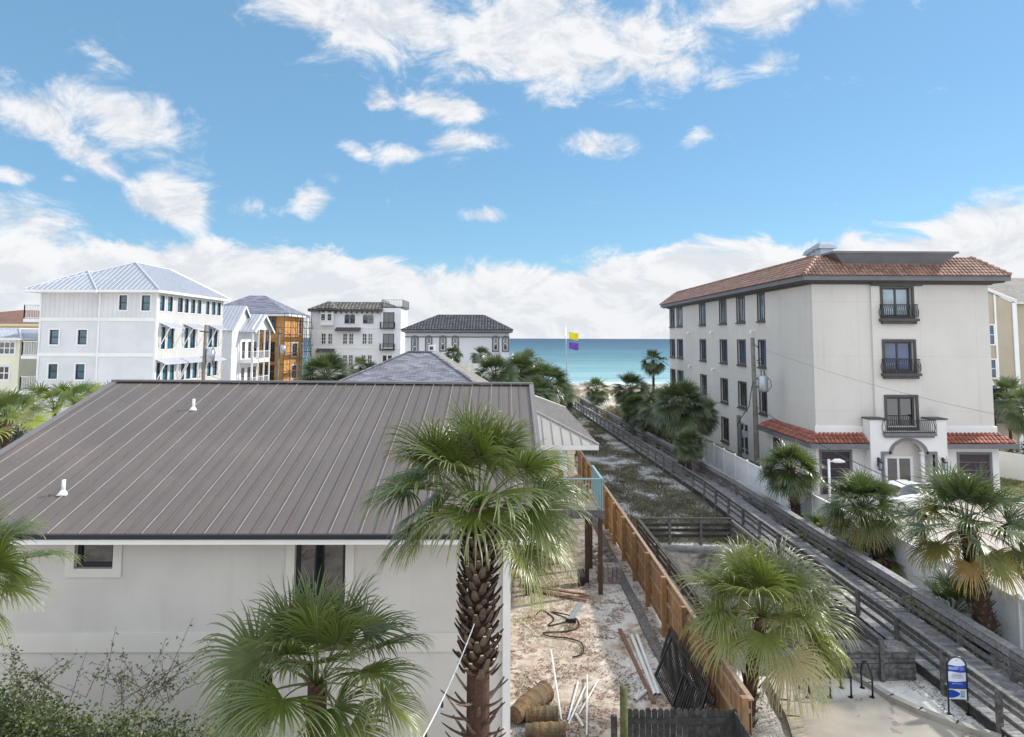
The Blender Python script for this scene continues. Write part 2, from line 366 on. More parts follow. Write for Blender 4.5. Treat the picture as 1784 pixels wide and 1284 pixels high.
MT['cedar_pale'] = wood('cedar_pale', (.52, .40, .30), (.34, .22, .13), .85, 1., .3)
MT['weathered'] = wood('weathered', (.27, .26, .25), (.075, .07, .066), .85, 1., .55)
MT['deck'] = wood('deck_wood', (.40, .395, .405), (.18, .172, .172), .8, 1., .45)
MT['old_dark'] = wood('old_dark', (.10, .098, .09), (.028, .027, .025), .9, 1., .7)
MT['mossy'] = wood('mossy_post', (.16, .17, .06), (.06, .07, .02), .9, 1., .4)
MT['deck_post'] = wood('deck_post', (.13, .075, .05), (.06, .035, .025), .85, 1., .3)
MT['plank'] = wood('plank', (.34, .19, .12), (.18, .085, .05), .8, 1., .3)
MT['concrete'] = NT('concrete')
def _conc():
    t = MT['concrete']; a = t.noise(.5, 6, .6); b = t.noise(8, 6, .7)
    c = t.mix(t.mr(a, .35, .65), (.27, .245, .215), (.40, .355, .295)); c = t.mix(t.mt('MULTIPLY', t.mr(b, .5, .7), .3), c, (.22, .2, .18))
    x, y, z = t.xyz(); d = t.mt('ADD', y, t.mt('MULTIPLY', t.noise(1.2, 4), 2.4))
    c = t.mix(t.mt('MULTIPLY', t.mr(d, 20.6, 21.6), .85), c, (.70, .68, .66))
    k = t.vor(.3, t.n('ShaderNodeVectorMath', operation='ADD').outputs[0], 'DISTANCE_TO_EDGE') if 0 else t.vor(.33, t.map(t.pos(), (1, .5, 1)), 'DISTANCE_TO_EDGE'); c = t.mix(t.mr(t.mt('ADD', k, t.mt('MULTIPLY', t.mt('SUBTRACT', t.noise(3, 4), .5), .12)), 0., .006, .5, 0.), c, (.12, .11, .1))
    t.set(Base_Color=c, Roughness=.85, Normal=t.bump(b, .25, .01)); return t.m
MT['concrete'] = _conc()
MT['kerb'] = simple('kerb_concrete', (.36, .34, .30), .9, .2, 2., .3)
MT['boot'] = wood('boot', (.20, .15, .11), (.075, .045, .03), .85, 2.5, .35)
MT['boot_grey'] = wood('boot_grey', (.27, .24, .20), (.11, .085, .06), .85, 2.5, .35)
MT['boot_cut'] = simple('boot_cut', (.55, .45, .28), .8, .2, 6.)
MT['fibre'] = wood('fibre', (.14, .07, .04), (.045, .025, .018), .95, 3., .3)
MT['petiole'] = simple('petiole', (.16, .22, .05), .5, .2, 3.)
MT['palm_near'] = palm_mat('palm_near', (.088, .122, .022), (.26, .29, .075), (.45, .38, .22))
MT['palm_sand'] = palm_mat('palm_sand', (.115, .145, .032), (.30, .31, .09), (.48, .40, .22), (.42, .42, .22))
MT['palm_light'] = palm_mat('palm_light', (.13, .19, .045), (.30, .34, .07), (.45, .38, .18))
MT['palm_mid'] = palm_mat('palm_mid', (.070, .105, .030), (.30, .26, .06), (.40, .26, .10))
MT['palm_far'] = palm_mat('palm_far', (.088, .122, .055), (.24, .23, .12), (.24, .16, .09), (.24, .28, .19))
MT['bush'] = leafy('bush_leaf', (.04, .068, .02), (.16, .20, .06), (.30, .27, .12))
MT['bush_dark'] = leafy('bush_dark', (.02, .035, .018), (.05, .08, .03))
MT['bush_dune'] = leafy('bush_dune', (.05, .07, .035), (.13, .15, .075))
MT['scrub'] = leafy('scrub', (.11, .105, .06), (.26, .23, .14), (.3, .24, .15), .8, .15)
MT['oats'] = leafy('sea_oats', (.22, .18, .08), (.36, .27, .13), (.4, .2, .1), .8, .2)
MT['twig'] = simple('twig', (.13, .10, .08), .9, .25, 5.)
MT['teal'] = simple('teal_paint', (.22, .36, .38), .5, .12, 2.)
MT['grass'] = simple('grass_blades', (.13, .15, .04), .9, .3, 3., .3)
MT['paver'] = simple('paver', (.36, .31, .29), .9, .2, 3., .3, tint=.35)
MT['log'] = NT('palm_log')
def _log():
    t = MT['log']; b = t.noise(10, 5, .6, None, 1.); c = t.mix(t.mr(b, .3, .7), (.10, .06, .03), (.24, .15, .075)); c = t.mix(t.mt('MULTIPLY', t.mr(t.noise(2.5, 5), .42, .6), .8), c, (.09, .085, .05))
    t.set(Base_Color=c, Roughness=.9, Normal=t.bump(t.n('ShaderNodeTexWave').outputs[1] if 0 else b, .6, .03)); return t.m
MT['log'] = _log()
# ------------------------------------------------------------------ building helpers
def fb(mb, face, pl, u0, u1, z0, z1, o0, o1):
    if face == '-y': mb.box(u0, u1, pl-o1, pl-o0, z0, z1)
    elif face == '+y': mb.box(u0, u1, pl+o0, pl+o1, z0, z1)
    elif face == '+x': mb.box(pl+o0, pl+o1, u0, u1, z0, z1)
    else: mb.box(pl-o1, pl-o0, u0, u1, z0, z1)
def fp(face, pl, u, z, o):
    return {'-y': (u, pl-o, z), '+y': (u, pl+o, z), '+x': (pl+o, u, z), '-x': (pl-o, u, z)}[face]
def facade(mb, face, pl, U0, U1, Z0, Z1, holes=(), depth=.18):
    us = sorted({U0, U1, *[h[0] for h in holes], *[h[1] for h in holes]}); zs = sorted({Z0, Z1, *[h[2] for h in holes], *[h[3] for h in holes]})
    us = [u for u in us if U0-1e-6 <= u <= U1+1e-6]; zs = [z for z in zs if Z0-1e-6 <= z <= Z1+1e-6]
    for i in range(len(us)-1):
        for j in range(len(zs)-1):
            cu, cz = (us[i]+us[i+1])/2, (zs[j]+zs[j+1])/2
            if any(h[0] < cu < h[1] and h[2] < cz < h[3] for h in holes): continue
            mb.poly([fp(face, pl, us[i], zs[j], 0), fp(face, pl, us[i+1], zs[j], 0), fp(face, pl, us[i+1], zs[j+1], 0), fp(face, pl, us[i], zs[j+1], 0)])
    for (a, b, c, d) in holes:
        for (q, r_) in (((a, c), (b, c)), ((b, c), (b, d)), ((b, d), (a, d)), ((a, d), (a, c))):
            mb.poly([fp(face, pl, *q, 0), fp(face, pl, *r_, 0), fp(face, pl, *r_, -depth), fp(face, pl, *q, -depth)])
def window(par, face, pl, u0, u1, z0, z1, frame='white', pane='glass_teal', tw=.12, proud=.04, rec=.12, cols=1, rows=2, sill=None,
           bar='black_frame', bw=.06, name='window', label=None, lintel=0.):
    mb = MB()
    if tw:
        for a in ((u0-tw, u1+tw, z1, z1+tw+lintel), (u0-tw, u1+tw, z0-tw, z0), (u0-tw, u0, z0, z1), (u1, u1+tw, z0, z1)): fb(mb, face, pl, *a, -.02, proud)
    else: fb(mb, face, pl, u0, u1, z1-.03, z1, -rec, -.01)
    w = mb.build(name, MT[frame], par)
    if label: w['label'] = label
    b = MB()
    fb(b, face, pl, u0, u0+bw, z0, z1, -rec+.005, -rec+.05); fb(b, face, pl, u1-bw, u1, z0, z1, -rec+.005, -rec+.05)
    fb(b, face, pl, u0+bw, u1-bw, z1-bw, z1, -rec+.005, -rec+.05); fb(b, face, pl, u0+bw, u1-bw, z0, z0+bw, -rec+.005, -rec+.05)
    for k in range(1, cols): c = u0+(u1-u0)*k/cols; fb(b, face, pl, c-bw/2, c+bw/2, z0+bw, z1-bw, -rec+.005, -rec+.045)
    for k in range(1, rows): c = z0+(z1-z0)*k/rows; fb(b, face, pl, u0+bw, u1-bw, c-bw/2, c+bw/2, -rec+.005, -rec+.040)
    b.build('sash', MT[bar], w)
    p = MB(); p.poly([fp(face, pl, u0, z0, -rec), fp(face, pl, u1, z0, -rec), fp(face, pl, u1, z1, -rec), fp(face, pl, u0, z1, -rec)])
    p.build('pane', MT[pane], w)
    if sill: s = MB(); fb(s, face, pl, u0-tw-.06, u1+tw+.06, z0-tw-.12, z0-tw, 0, sill); s.build('sill', MT[frame], w)
    return w
def arch_window(par, face, pl, cu, w, z0, z1, frame, pane, bar='white', tw=.14, proud=.06):
    """round headed window built proud of the wall with a moulded surround"""
    def outline(hw, top, bot):
        r_ = hw; zc = top-r_*.75
        return [(cu-hw, bot)]+[(cu+hw*-math.cos(math.pi*k/10), zc+r_*.75*math.sin(math.pi*k/10)) for k in range(11)]+[(cu+hw, bot)]
    out, inn = outline(w/2+tw, z1+tw, z0-tw), outline(w/2, z1, z0)
    mb = MB()
    for off, pr_ in ((0, proud),):
        n = len(out)
        for i in range(n):
            j = (i+1) % n
            q = [fp(face, pl, *out[i], pr_), fp(face, pl, *out[j], pr_), fp(face, pl, *inn[j], pr_), fp(face, pl, *inn[i], pr_)]
            mb.poly(q); mb.poly([fp(face, pl, *out[i], 0), fp(face, pl, *out[j], 0), fp(face, pl, *out[j], pr_), fp(face, pl, *out[i], pr_)])
            mb.poly([fp(face, pl, *inn[i], .01), fp(face, pl, *inn[j], .01), fp(face, pl, *inn[j], pr_), fp(face, pl, *inn[i], pr_)])
    wd = mb.build('window', MT[frame], par)
    p = MB(); p.poly([fp(face, pl, *q, .012) for q in inn]); p.build('pane', MT[pane], wd)
    b = MB(); zm = z0+(z1-z0)*.5; fb(b, face, pl, cu-w/2, cu+w/2, zm-.04, zm+.04, .014, .04)
    for s_ in (-1, 1): a_, c_ = sorted((cu+s_*w/2, cu+s_*(w/2-.07))); fb(b, face, pl, a_, c_, z0, z1-w*.3, .014, .04)
    fb(b, face, pl, cu-w/2+.07, cu+w/2-.07, z0, z0+.07, .014, .04); b.build('sash', MT[bar], wd)
    return wd
def roof_face(mb, pts, style=None, deco=None, sp=.4, tl=.42, ribh=.04, ribw=.03):
    eL, eR, tR, tL = [Vector(p) for p in pts]
    u = (eR-eL).normalized(); n = u.cross(tL-eL)
    if n.length < 1e-6: n = u.cross(tR-eL)
    n.normalize()
    if n.z < 0: n = -n
    v = n.cross(u).normalized()
    if v.dot(tL-eL) < 0: v = -v
    loc = lambda p: ((p-eL).dot(u), (p-eL).dot(v))
    q = [loc(p) for p in (eL, eR, tR, tL)]
    P = [eL, eR, tR]+([tL] if (tL-tR).length > 1e-3 else []); mb.poly(P, [loc(p) for p in P])
    if not style: return
    W = q[1][0]; vt = q[3][1]; d = deco or mb
    def vmax(x):
        m_ = vt
        a = q[3][0]; b = q[2][0]
        if x < a and a > 1e-6: m_ = min(m_, x/a*vt)
        if x > b and W-b > 1e-6: m_ = min(m_, (W-x)/(W-b)*vt)
        return m_
    def vmin(x):   # left / right edges that lean outward
        m_ = 0.
        a = q[3][0]; b = q[2][0]
        return m_
    k = 0; x = min(0, q[3][0])+sp*.5
    nmax = max(W, q[2][0])
    while x < nmax:
        vm = vmax(x)
        if vm > .15:
            base = eL+u*x
            if style == 'seam':
                d.c = rnd.random(); d.beam(base+n*(ribh/2)+v*.0, base+v*vm+n*(ribh/2), ribw, ribh, n)
            else:
                j = 0
                while j*tl < vm:
                    v0, v1 = j*tl, min((j+1)*tl, vm); r_ = sp*.43; vs = []; t_ = rnd.random()
                    for (vv, off) in ((v0-.03, .06), (v1, .015)):
                        for s_ in range(5):
                            an = math.pi*s_/4; vs.append(base+v*vv+u*(-math.cos(an)*r_)+n*(off+math.sin(an)*r_*.75))
                    d.add(vs, [(s_, s_+1, 6+s_, 5+s_) for s_ in range(4)]+[(0, 1, 2, 3, 4)], t=[t_]*10, uv=[(0, 0)]*10)
                    j += 1
        x += sp; k += 1
def hip_roof(x0, x1, y0, y1, z, sl, sr, sf, sb, rise):
    """four faces (front, right, back, left) of a hip roof whose top rectangle is inset by s*"""
    a, b, c, d = Vector((x0, y0, z)), Vector((x1, y0, z)), Vector((x1, y1, z)), Vector((x0, y1, z))
    A, B, C_, D_ = [Vector(p) for p in ((x0+sl, y0+sf, z+rise), (x1-sr, y0+sf, z+rise), (x1-sr, y1-sb, z+rise), (x0+sl, y1-sb, z+rise))]
    return [(a, b, B, A), (b, c, C_, B), (c, d, D_, C_), (d, a, A, D_)], (A, B, C_, D_)
def make_hip(par, x0, x1, y0, y1, z, ins, rise, mat, style, rib=None, sp=.4, tl=.42, fascia='white', fh=.22, caps=True, vis=(0, 1, 3), capr=.09, cols=None):
    faces, top = hip_roof(x0, x1, y0, y1, z, *ins, rise)
    mb = MB(); dk = MB() if rib else mb
    for i, f in enumerate(faces): roof_face(mb, f, style if i in vis else None, dk, sp, tl)
    mb.poly([top[0], top[1], top[2], top[3]]); 
    ro = mb.build('roof', MT[mat], par)
    if rib: dk.build('seam', MT[rib], ro)
    if caps:
        cp = MB()
        cr = [Vector((x0, y0, z)), Vector((x1, y0, z)), Vector((x1, y1, z)), Vector((x0, y1, z))]
        for a, b in zip(cr, top): cp.tube([a+Vector((0, 0, .03)), b+Vector((0, 0, .03))], capr, 6)
        for i in range(4):
            if (top[i]-top[(i+1) % 4]).length > .2: cp.tube([top[i]+Vector((0, 0, .03)), top[(i+1) % 4]+Vector((0, 0, .03))], capr, 6)
        cp.build('ridge_cap', MT[rib or mat], ro)
    fs = MB(); t = .06
    fs.box(x0, x1, y0, y0+t, z-fh, z-.003); fs.box(x0, x1, y1-t, y1, z-fh, z-.003); fs.box(x0, x0+t, y0+t, y1-t, z-fh, z-.003); fs.box(x1-t, x1, y0+t, y1-t, z-fh, z-.003)
    fs.poly([(x0+t, y0+t, z-fh+.02), (x1-t, y0+t, z-fh+.02), (x1-t, y1-t, z-fh+.02), (x0+t, y1-t, z-fh+.02)]); fs.build('fascia', MT[fascia], ro)
    return ro
def balcony(par, x0, x1, y0, y1, z, h=1.05, mat='white', slab=.35, bal=.14, sides=('-x', '-y', '+y'), name='balcony', rail_r=.02):
    s = MB(); s.box(x0, x1, y0, y1, z-slab, z); b = s.build(name, MT[mat], par)
    r_ = MB()
    segs = {'-x': ((x0+.04, y0+.04), (x0+.04, y1-.04)), '+x': ((x1-.04, y0+.04), (x1-.04, y1-.04)), '-y': ((x0+.04, y0+.04), (x1-.04, y0+.04)), '+y': ((x0+.04, y1-.04), (x1-.04, y1-.04))}
    for sd in sides:
        (ax, ay), (bx, by) = segs[sd]; L_ = math.hypot(bx-ax, by-ay); n = max(2, int(L_/bal))
        r_.beam((ax, ay, z+h), (bx, by, z+h), .06, .05); r_.beam((ax, ay, z+.1), (bx, by, z+.1), .04, .04)
        for k in range(n+1):
            f = k/n; w_ = .07 if k in (0, n) else rail_r; r_.beam((ax+(bx-ax)*f, ay+(by-ay)*f, z), (ax+(bx-ax)*f, ay+(by-ay)*f, z+h), w_, w_)
    r_.build('railing', MT[mat], b); return b
# ================================================================== ground, sea
def sheet(name, pts, z, mat, kind='structure', nx=1):
    mb = MB(); mb.poly([(x, y, z) for x, y in pts]); o = mb.build(name, mat); tag(o, None, None, kind=kind); return o
def ground_mat():
    t = NT('ground_sand'); x, y, z = t.xyz(); a = t.noise(.35, 6, .62); b = t.noise(2.2, 8, .7, None, .6); c_ = t.noise(11, 6, .7, None, .8); e = t.noise(40, 3, .6)
    sand = t.mix(t.mr(b, .3, .7), (.60, .57, .53), (.80, .785, .76))
    # yard beside the house: tan, trodden sand with grass shoots and rusty needles
    wx = t.mt('ADD', x, t.mt('MULTIPLY', t.mt('SUBTRACT', b, .5), .8))
    yard = t.mt('MULTIPLY', t.mr(wx, 5.4, 5.6, 1., 0.), t.mr(y, 38, 40, 1., 0.))
    ys = t.mix(t.mr(b, .35, .65), (.33, .255, .195), (.57, .50, .42))
    ys = t.mix(t.mt('MULTIPLY', t.mr(wx, 2.6, 4.2), t.mr(t.noise(.55, 5, .6, None, .5), .42, .52)), ys, (.66, .63, .60))
    ys = t.mix(t.mt('MULTIPLY', t.mr(t.noise(1.1, 6, .7, None, .8), .51, .57), t.mr(c_, .38, .6)), ys, (.15, .065, .035))
    gm = t.mt('MULTIPLY', t.mr(t.noise(.8, 4, .6), .50, .62), t.mr(c_, .45, .55)); gm = t.mt('MULTIPLY', gm, t.mt('MULTIPLY', t.mr(wx, 1., 2.4, 1., 0.), t.mr(y, 22.5, 24.)))
    ys = t.mix(t.mt('MULTIPLY', gm, .7), ys, (.24, .26, .09))
    ys = t.mix(t.mt('MULTIPLY', t.mr(c_, .60, .68), .55), ys, (.14, .10, .08))
    ys = t.mix(t.mt('MULTIPLY', t.mr(t.noise(26, 4, .8, None, 1.5), .60, .66), .7), ys, (.10, .06, .04))
    # scrub strip between the fence and the boardwalk
    scr = t.mt('MULTIPLY', t.mr(wx, 5.5, 5.7), t.mt('MULTIPLY', t.mr(wx, 12.9, 13.4, 1., 0.), t.mr(y, 33, 35)))
    ss = t.mix(t.mr(c_, .38, .56), (.085, .078, .07), (.60, .585, .58)); ss = t.mix(t.mr(t.noise(.55, 5, .65, None, .5), .40, .56), (.12, .115, .095), ss)
    # beneath the palms by the white fence
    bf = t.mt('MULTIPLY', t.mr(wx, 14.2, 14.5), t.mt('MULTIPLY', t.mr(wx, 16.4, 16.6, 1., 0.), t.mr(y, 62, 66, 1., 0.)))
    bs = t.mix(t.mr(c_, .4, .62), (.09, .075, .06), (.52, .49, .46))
    # pit under the side ramp
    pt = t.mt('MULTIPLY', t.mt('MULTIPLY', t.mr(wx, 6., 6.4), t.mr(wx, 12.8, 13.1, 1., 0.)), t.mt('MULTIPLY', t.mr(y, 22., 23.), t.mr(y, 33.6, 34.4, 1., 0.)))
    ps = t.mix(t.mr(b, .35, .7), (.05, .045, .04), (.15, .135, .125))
    spk = t.mr(t.noise(16, 5, .75, None, 1.2), .58, .64)
    near = t.mt('MULTIPLY', t.mr(y, 23, 22), t.mr(wx, 5.5, 6.))
    c = t.mix(t.mt('MULTIPLY', spk, t.mt('MULTIPLY', t.mr(a, .4, .6), .85)), sand, (.13, .10, .08))
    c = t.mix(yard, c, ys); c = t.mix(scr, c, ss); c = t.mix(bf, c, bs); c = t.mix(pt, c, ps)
    rust = t.mt('MULTIPLY', t.mr(t.noise(30, 5, .8, t.map(t.pos(), (1, .35, 1)), 1.5), .5, .58), t.mt('MULTIPLY', t.mr(x, 5.7, 6.), t.mt('MULTIPLY', t.mr(x, 7., 7.8, 1., 0.), t.mr(y, 20, 21.5, 1., 0.))))
    c = t.mix(rust, c, (.13, .07, .05))
    c = t.mix(t.mr(y, 75, 95), c, t.mix(1., c, (.74, .70, .66), 'MULTIPLY')); far = t.mt('MULTIPLY', t.mt('MULTIPLY', t.mr(y, 60, 80), t.mr(y, 150, 160, 1., 0.)), t.mr(t.noise(.16, 6, .65), .40, .52)); c = t.mix(t.mt('MULTIPLY', far, .8), c, (.25, .21, .13))
    hgt = t.mt('ADD', b, t.mt('MULTIPLY', c_, .4))
    t.set(Base_Color=c, Roughness=.95, Normal=t.bump(hgt, .6, .06)); return t.m
gx = [-2500, -400, -120, -60]+list(np.arange(-40, 60, 1.6))+[80, 150, 500, 2500]; gy = [-300, -40, 5]+list(np.arange(10, 165, 1.6))+[170, 176]
def hgt(x, y):
    n = math.sin(x*.9+1.3*math.sin(y*.4))*math.cos(y*.7+x*.2)
    h = .05*n
    if y > 95: h += (1.5*math.exp(-((y-128)/16)**2)*(.6+.4*math.sin(x*.13+1)+.25*math.sin(x*.41)))
    if y > 145: h -= (y-145)*.06
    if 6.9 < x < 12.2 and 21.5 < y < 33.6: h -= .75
    if x > 15.9 and y < 95: h = 0
    if y < 17: h = 0
    return h
mb = MB(); mb.add([(x, y, hgt(x, y)) for y in gy for x in gx], [(j*len(gx)+i, j*len(gx)+i+1, (j+1)*len(gx)+i+1, (j+1)*len(gx)+i) for j in range(len(gy)-1) for i in range(len(gx)-1)])
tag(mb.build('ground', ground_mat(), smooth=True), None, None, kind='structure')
def sea_mat():
    t = NT('sea_water'); x, y, z = t.xyz(); n = t.noise(.02, 5, .6, t.map(t.pos(), (.35, 1, 1)))
    d = t.mt('ADD', y, t.mt('MULTIPLY', t.mt('SUBTRACT', n, .5), t.mt('MULTIPLY', y, .9)))
    lg = t.mt('LOGARITHM', d, 10.)
    r_ = t.n('ShaderNodeValToRGB'); t.L(t.mr(lg, 2.2, 4.0, it='LINEAR'), r_.inputs[0]); cr = r_.color_ramp
    st = [(0, (.50, .60, .56)), (.08, (.25, .42, .42)), (.22, (.13, .25, .28)), (.38, (.06, .145, .19)), (.58, (.03, .085, .14)), (1, (.025, .06, .105))]
    cr.elements[0].position = 0; cr.elements[0].color = (*st[0][1], 1); cr.elements[1].position = 1; cr.elements[1].color = (*st[-1][1], 1)
    for p_, c in st[1:-1]: e_ = cr.elements.new(p_); e_.color = (*c, 1)
    w1 = t.noise(.22, 6, .65, t.map(t.pos(), (.30, 1, 1)), .4); w2 = t.noise(.045, 5, .6, t.map(t.pos(), (.25, 1, 1)))
    foam = t.mt('MULTIPLY', t.mr(w1, .61, .68), t.mr(y, 150, 700, .8, .12))
    w3 = t.noise(.012, 6, .7, t.map(t.pos(), (.16, 1, 1)), .3); w4 = t.noise(.09, 6, .7, t.map(t.pos(), (.2, 1, 1)), .3)
    c = t.mix(foam, t.mix(t.mr(w2, .35, .65), t.mix(1., r_.outputs[0], (.84, .88, .9), 'MULTIPLY'), r_.outputs[0]), (.75, .82, .82))
    c = t.mix(t.mt('MULTIPLY', t.mr(t.mt('ADD', t.mt('MULTIPLY', w3, .5), t.mt('MULTIPLY', w4, .5)), .44, .58), .5), t.mix(1., c, (.62, .74, .80), 'MULTIPLY'), t.mix(1., c, (1.15, 1.12, 1.1), 'MULTIPLY'))
    sh = t.mt('MULTIPLY', t.mr(t.noise(.08, 3, .5), .4, .55), t.mr(y, 168, 178, 1., 0.)); c = t.mix(sh, c, (.85, .88, .88))
    t.set(Base_Color=c, Roughness=.35); t.b.inputs['Specular IOR Level'].default_value = .06
    t.set(Normal=t.bump(t.mt('ADD', w1, w2), .55, .9)); return t.m
mb = MB(); ys_ = [150, 170, 250, 500, 1200, 4000, 16000]
mb.poly([(-16000, 152, -1.0), (16000, 152, -1.0), (16000, 18000, -1.0), (-16000, 18000, -1.0)]); tag(mb.build('sea', sea_mat()), None, None, kind='structure')
# courtyard paving, grass strip, concrete pad
def paver_mat():
    t = NT('courtyard_pavers'); b = t.n('ShaderNodeTexBrick'); t.L(t.map(t.pos(), (1, 1, 1)), b.inputs['Vector']); b.inputs['Scale'].default_value = 1
    b.inputs['Brick Width'].default_value = .5; b.inputs['Row Height'].default_value = .25; b.inputs['Mortar Size'].default_value = .012
    b.inputs['Color1'].default_value = (.38, .31, .27, 1); b.inputs['Color2'].default_value = (.50, .44, .39, 1); b.inputs['Mortar'].default_value = (.3, .26, .23, 1)
    c = t.mix(t.mr(t.noise(.6, 5), .35, .65), b.outputs[0], (.47, .44, .40)); t.set(Base_Color=c, Roughness=.9); return t.m
sheet('courtyard_paving', [(16.5, 10), (60, 10), (60, 45.2), (20.1, 45.2), (20.1, 56), (16.5, 56)], .06, paver_mat())
def grass_mat():
    t = NT('grass_ground'); c = t.mix(t.mr(t.noise(3, 6, .7), .35, .65), (.10, .10, .035), (.19, .17, .07)); t.set(Base_Color=c, Roughness=.95); return t.m
gm_ = grass_mat()
sheet('grass_strip', [(16.5, 56.1), (20.4, 56.1), (20.4, 95), (16.5, 95)], .09, gm_)
sheet('grass_verge', [(33.0, 36), (36.5, 40), (44, 57), (33.0, 57)], .075, gm_)
# bottom right: curved concrete pad with its kerb
pc = [G(1365, 1185), G(1392, 1230), G(1402, 1284)]
k_in = [G(1520, 1188), G(1560, 1222), G(1610, 1255), G(1660, 1284)]
pad = [(7.2, 16), (7.55, 17.6), (7.85, 18.8), (7.95, 19.6), (8.15, 20.9), (8.6, 21.2), (10.3, 21.1)]+[(10.55, 20.4), (10.75, 19.7), (11.15, 19.0), (11.7, 18.35), (12.4, 17.7), (13.2, 17.1), (14, 16)]
pad_o = sheet('concrete_pad', pad, .075, MT['concrete'])
mb = MB(); kc = [(10.35, 21.0), (10.55, 20.4), (10.75, 19.7), (11.15, 19.0), (11.7, 18.35), (12.4, 17.7), (13.2, 17.1), (14, 16.3)]
for a, b in zip(kc[:-1], kc[1:]): mb.beam((*a, .10), (*b, .10), .2, .24, ext=.02)
tag(mb.build('kerb', MT['kerb']), None, None, kind='structure')
mb = MB(); kc = [(6.9, 15), (7.35, 17.6), (7.65, 18.8), (7.75, 19.6), (7.95, 20.9), (8.3, 21.3)]
for a, b in zip(kc[:-1], kc[1:]): mb.beam((*a, .07), (*b, .07), .34, .15, ext=.03)
tag(mb.build('path_edging', simple('pale_edging', (.46, .41, .33), .9, .15, 2., .2)), None, None, kind='structure')
# timber edging strip along the cedar fence
mb = MB()
for k in range(14):
    y0 = 18+k*2.4; mb.c = rnd.random(); mb.box(4.82+.02*(k % 2), 5.16+.02*(k % 2), y0, y0+2.38, -.05, .1)
single('ground_edging', mb, MT['weathered'], 'grey weathered timber edging laid flat along the foot of the cedar fence', 'edging')
# ================================================================== near house
nh = thing('beach_house', (-6, 16.7, 0), 'nearest stucco house with a wide brown standing seam metal roof, in the foreground', 'house')
w = MB(); hs = [(-10.0, -9.1, 4.60, 5.34), (-4.87, -3.68, 3.0, 5.34), (-6.35, -5.3, 1.0, 2.35)]
facade(w, '-y', 16.7, -14.0, .14, 0, 5.44, hs, .16); w.box(.0, .14, 16.72, 27.9, 0, 5.3); w.poly([(-14.0, 16.7, 0), (-14.0, 34.5, 0), (-14.0, 34.5, 5.4), (-14.0, 25.7, 8.1), (-14.0, 16.7, 5.4)])
w.poly([(.14, 16.7, 5.3), (.14, 34, 5.3), (.14, 25.7, 7.9)]); w.build('wall', MT['stucco_grey'], nh)
b = MB(); b.box(-14.0, .17, 16.66, 16.72, 2.72, 3.14); b.box(.14, .20, 16.66, 28, 2.72, 3.14); b.build('floor_band', MT['stucco_trim'], nh)
hs = [(a, c, d, e) for (a, c, d, e) in hs]
for (a, c, d, e) in hs: window(nh, '-y', 16.7, a, c, d, e, frame='stucco_trim', pane='glass_house', tw=.2, proud=.035, rec=.15, rows=1 if d > 3 or d < 2 else 1, bw=.09)
rb = MB(); rb2 = MB(); rb3 = MB()
RX0, RX1 = -14.3, 1.04
roof_face(rb, [(RX0, 16.2, 5.52), (RX1, 16.2, 5.46), (RX1, 25.7, 8.28), (-14.2, 25.7, 8.36)], None)
u_ = -0.33
eY, eZ, tY, tZ = 16.2, 5.5, 25.7, 8.32
nrm = Vector((0, -(tZ-eZ), tY-eY)).normalized()
x = RX1-.03; k = 0
while x > RX0:
    # left rake leans: x limits of the left edge between eave (-19.2) and ridge (-14.2)
    f = 1.
    a = Vector((x, eY, eZ+.012)); b_ = a+(Vector((x, tY, tZ+.012))-a)*f
    off = nrm*.02; (rb3 if k % 2 else rb2).beam(a+off, b_+off, .011 if k % 2 else .013, .026, nrm); x -= .355; k += 1
ro = rb.build('roof', MT['roof_brown'], nh); rb2.build('seam', MT['rib'], ro); rb3.build('seam', MT['rib_dull'], ro)
bk = MB(); bk.poly([(-14.2, 25.7, 8.36), (RX1, 25.7, 8.28), (RX1, 35.2, 5.5), (-14.3, 35.2, 5.5)]); bk.build('roof', MT['roof_brown'], nh)
rc = MB(); rc.beam((-14.3, 25.7, 8.40), (RX1+.04, 25.7, 8.33), .34, .06); rc.beam((RX0, 16.2, 5.56), (-14.2, 25.7, 8.39), .2, .05); rc.beam((RX1, 16.2, 5.50), (RX1, 25.7, 8.33), .16, .06)
rc.build('ridge_cap', simple('cap_brown', (.17, .155, .155), .45, .1), ro)
g = MB(); g.box(RX0-.2, RX1, 16.07, 16.19, 5.43, 5.53); g.build('gutter', MT['black_frame'], nh)
g = MB(); g.box(RX0-.2, RX1, 16.10, 16.18, 5.31, 5.425); g.poly([(RX0, 16.18, 5.33), (RX1, 16.18, 5.33), (RX1, 16.72, 5.42), (RX0, 16.72, 5.42)]); g.build('fascia', MT['white'], nh)
g = MB(); g.box(.02, .20, 16.58, 16.66, 0, 5.2); g.build('downspout', MT['white'], nh)
def vent(px, py, lab):
    # on the roof plane
    d = ray(px, py); s = (tZ-eZ)/(tY-eY); t = (eZ-eY*s-H)/(d.z-s*d.y); p = Vector((d.x*t, d.y*t, H+d.z*t))
    th = thing('vent_pipe', p, lab, 'vent pipe', 'white vent pipes on the brown metal roof')
    a = MB(); a.tube([p, p+Vector((0, 0, .36))], .045, 12); a.build('pipe', MT['white'], th, True)
    a = MB(); a.tube([p+Vector((0, -.02, -.03)), p+Vector((0, -.01, .03)), p+Vector((0, 0, .10))], [.15, .10, .055], 14); a.build('flashing', MT['white'], th, True)
vent(337, 714, 'white vent pipe high on the brown metal roof, the one nearer its ridge'); vent(110, 861, 'white vent pipe low on the brown metal roof, at the left near the eave')
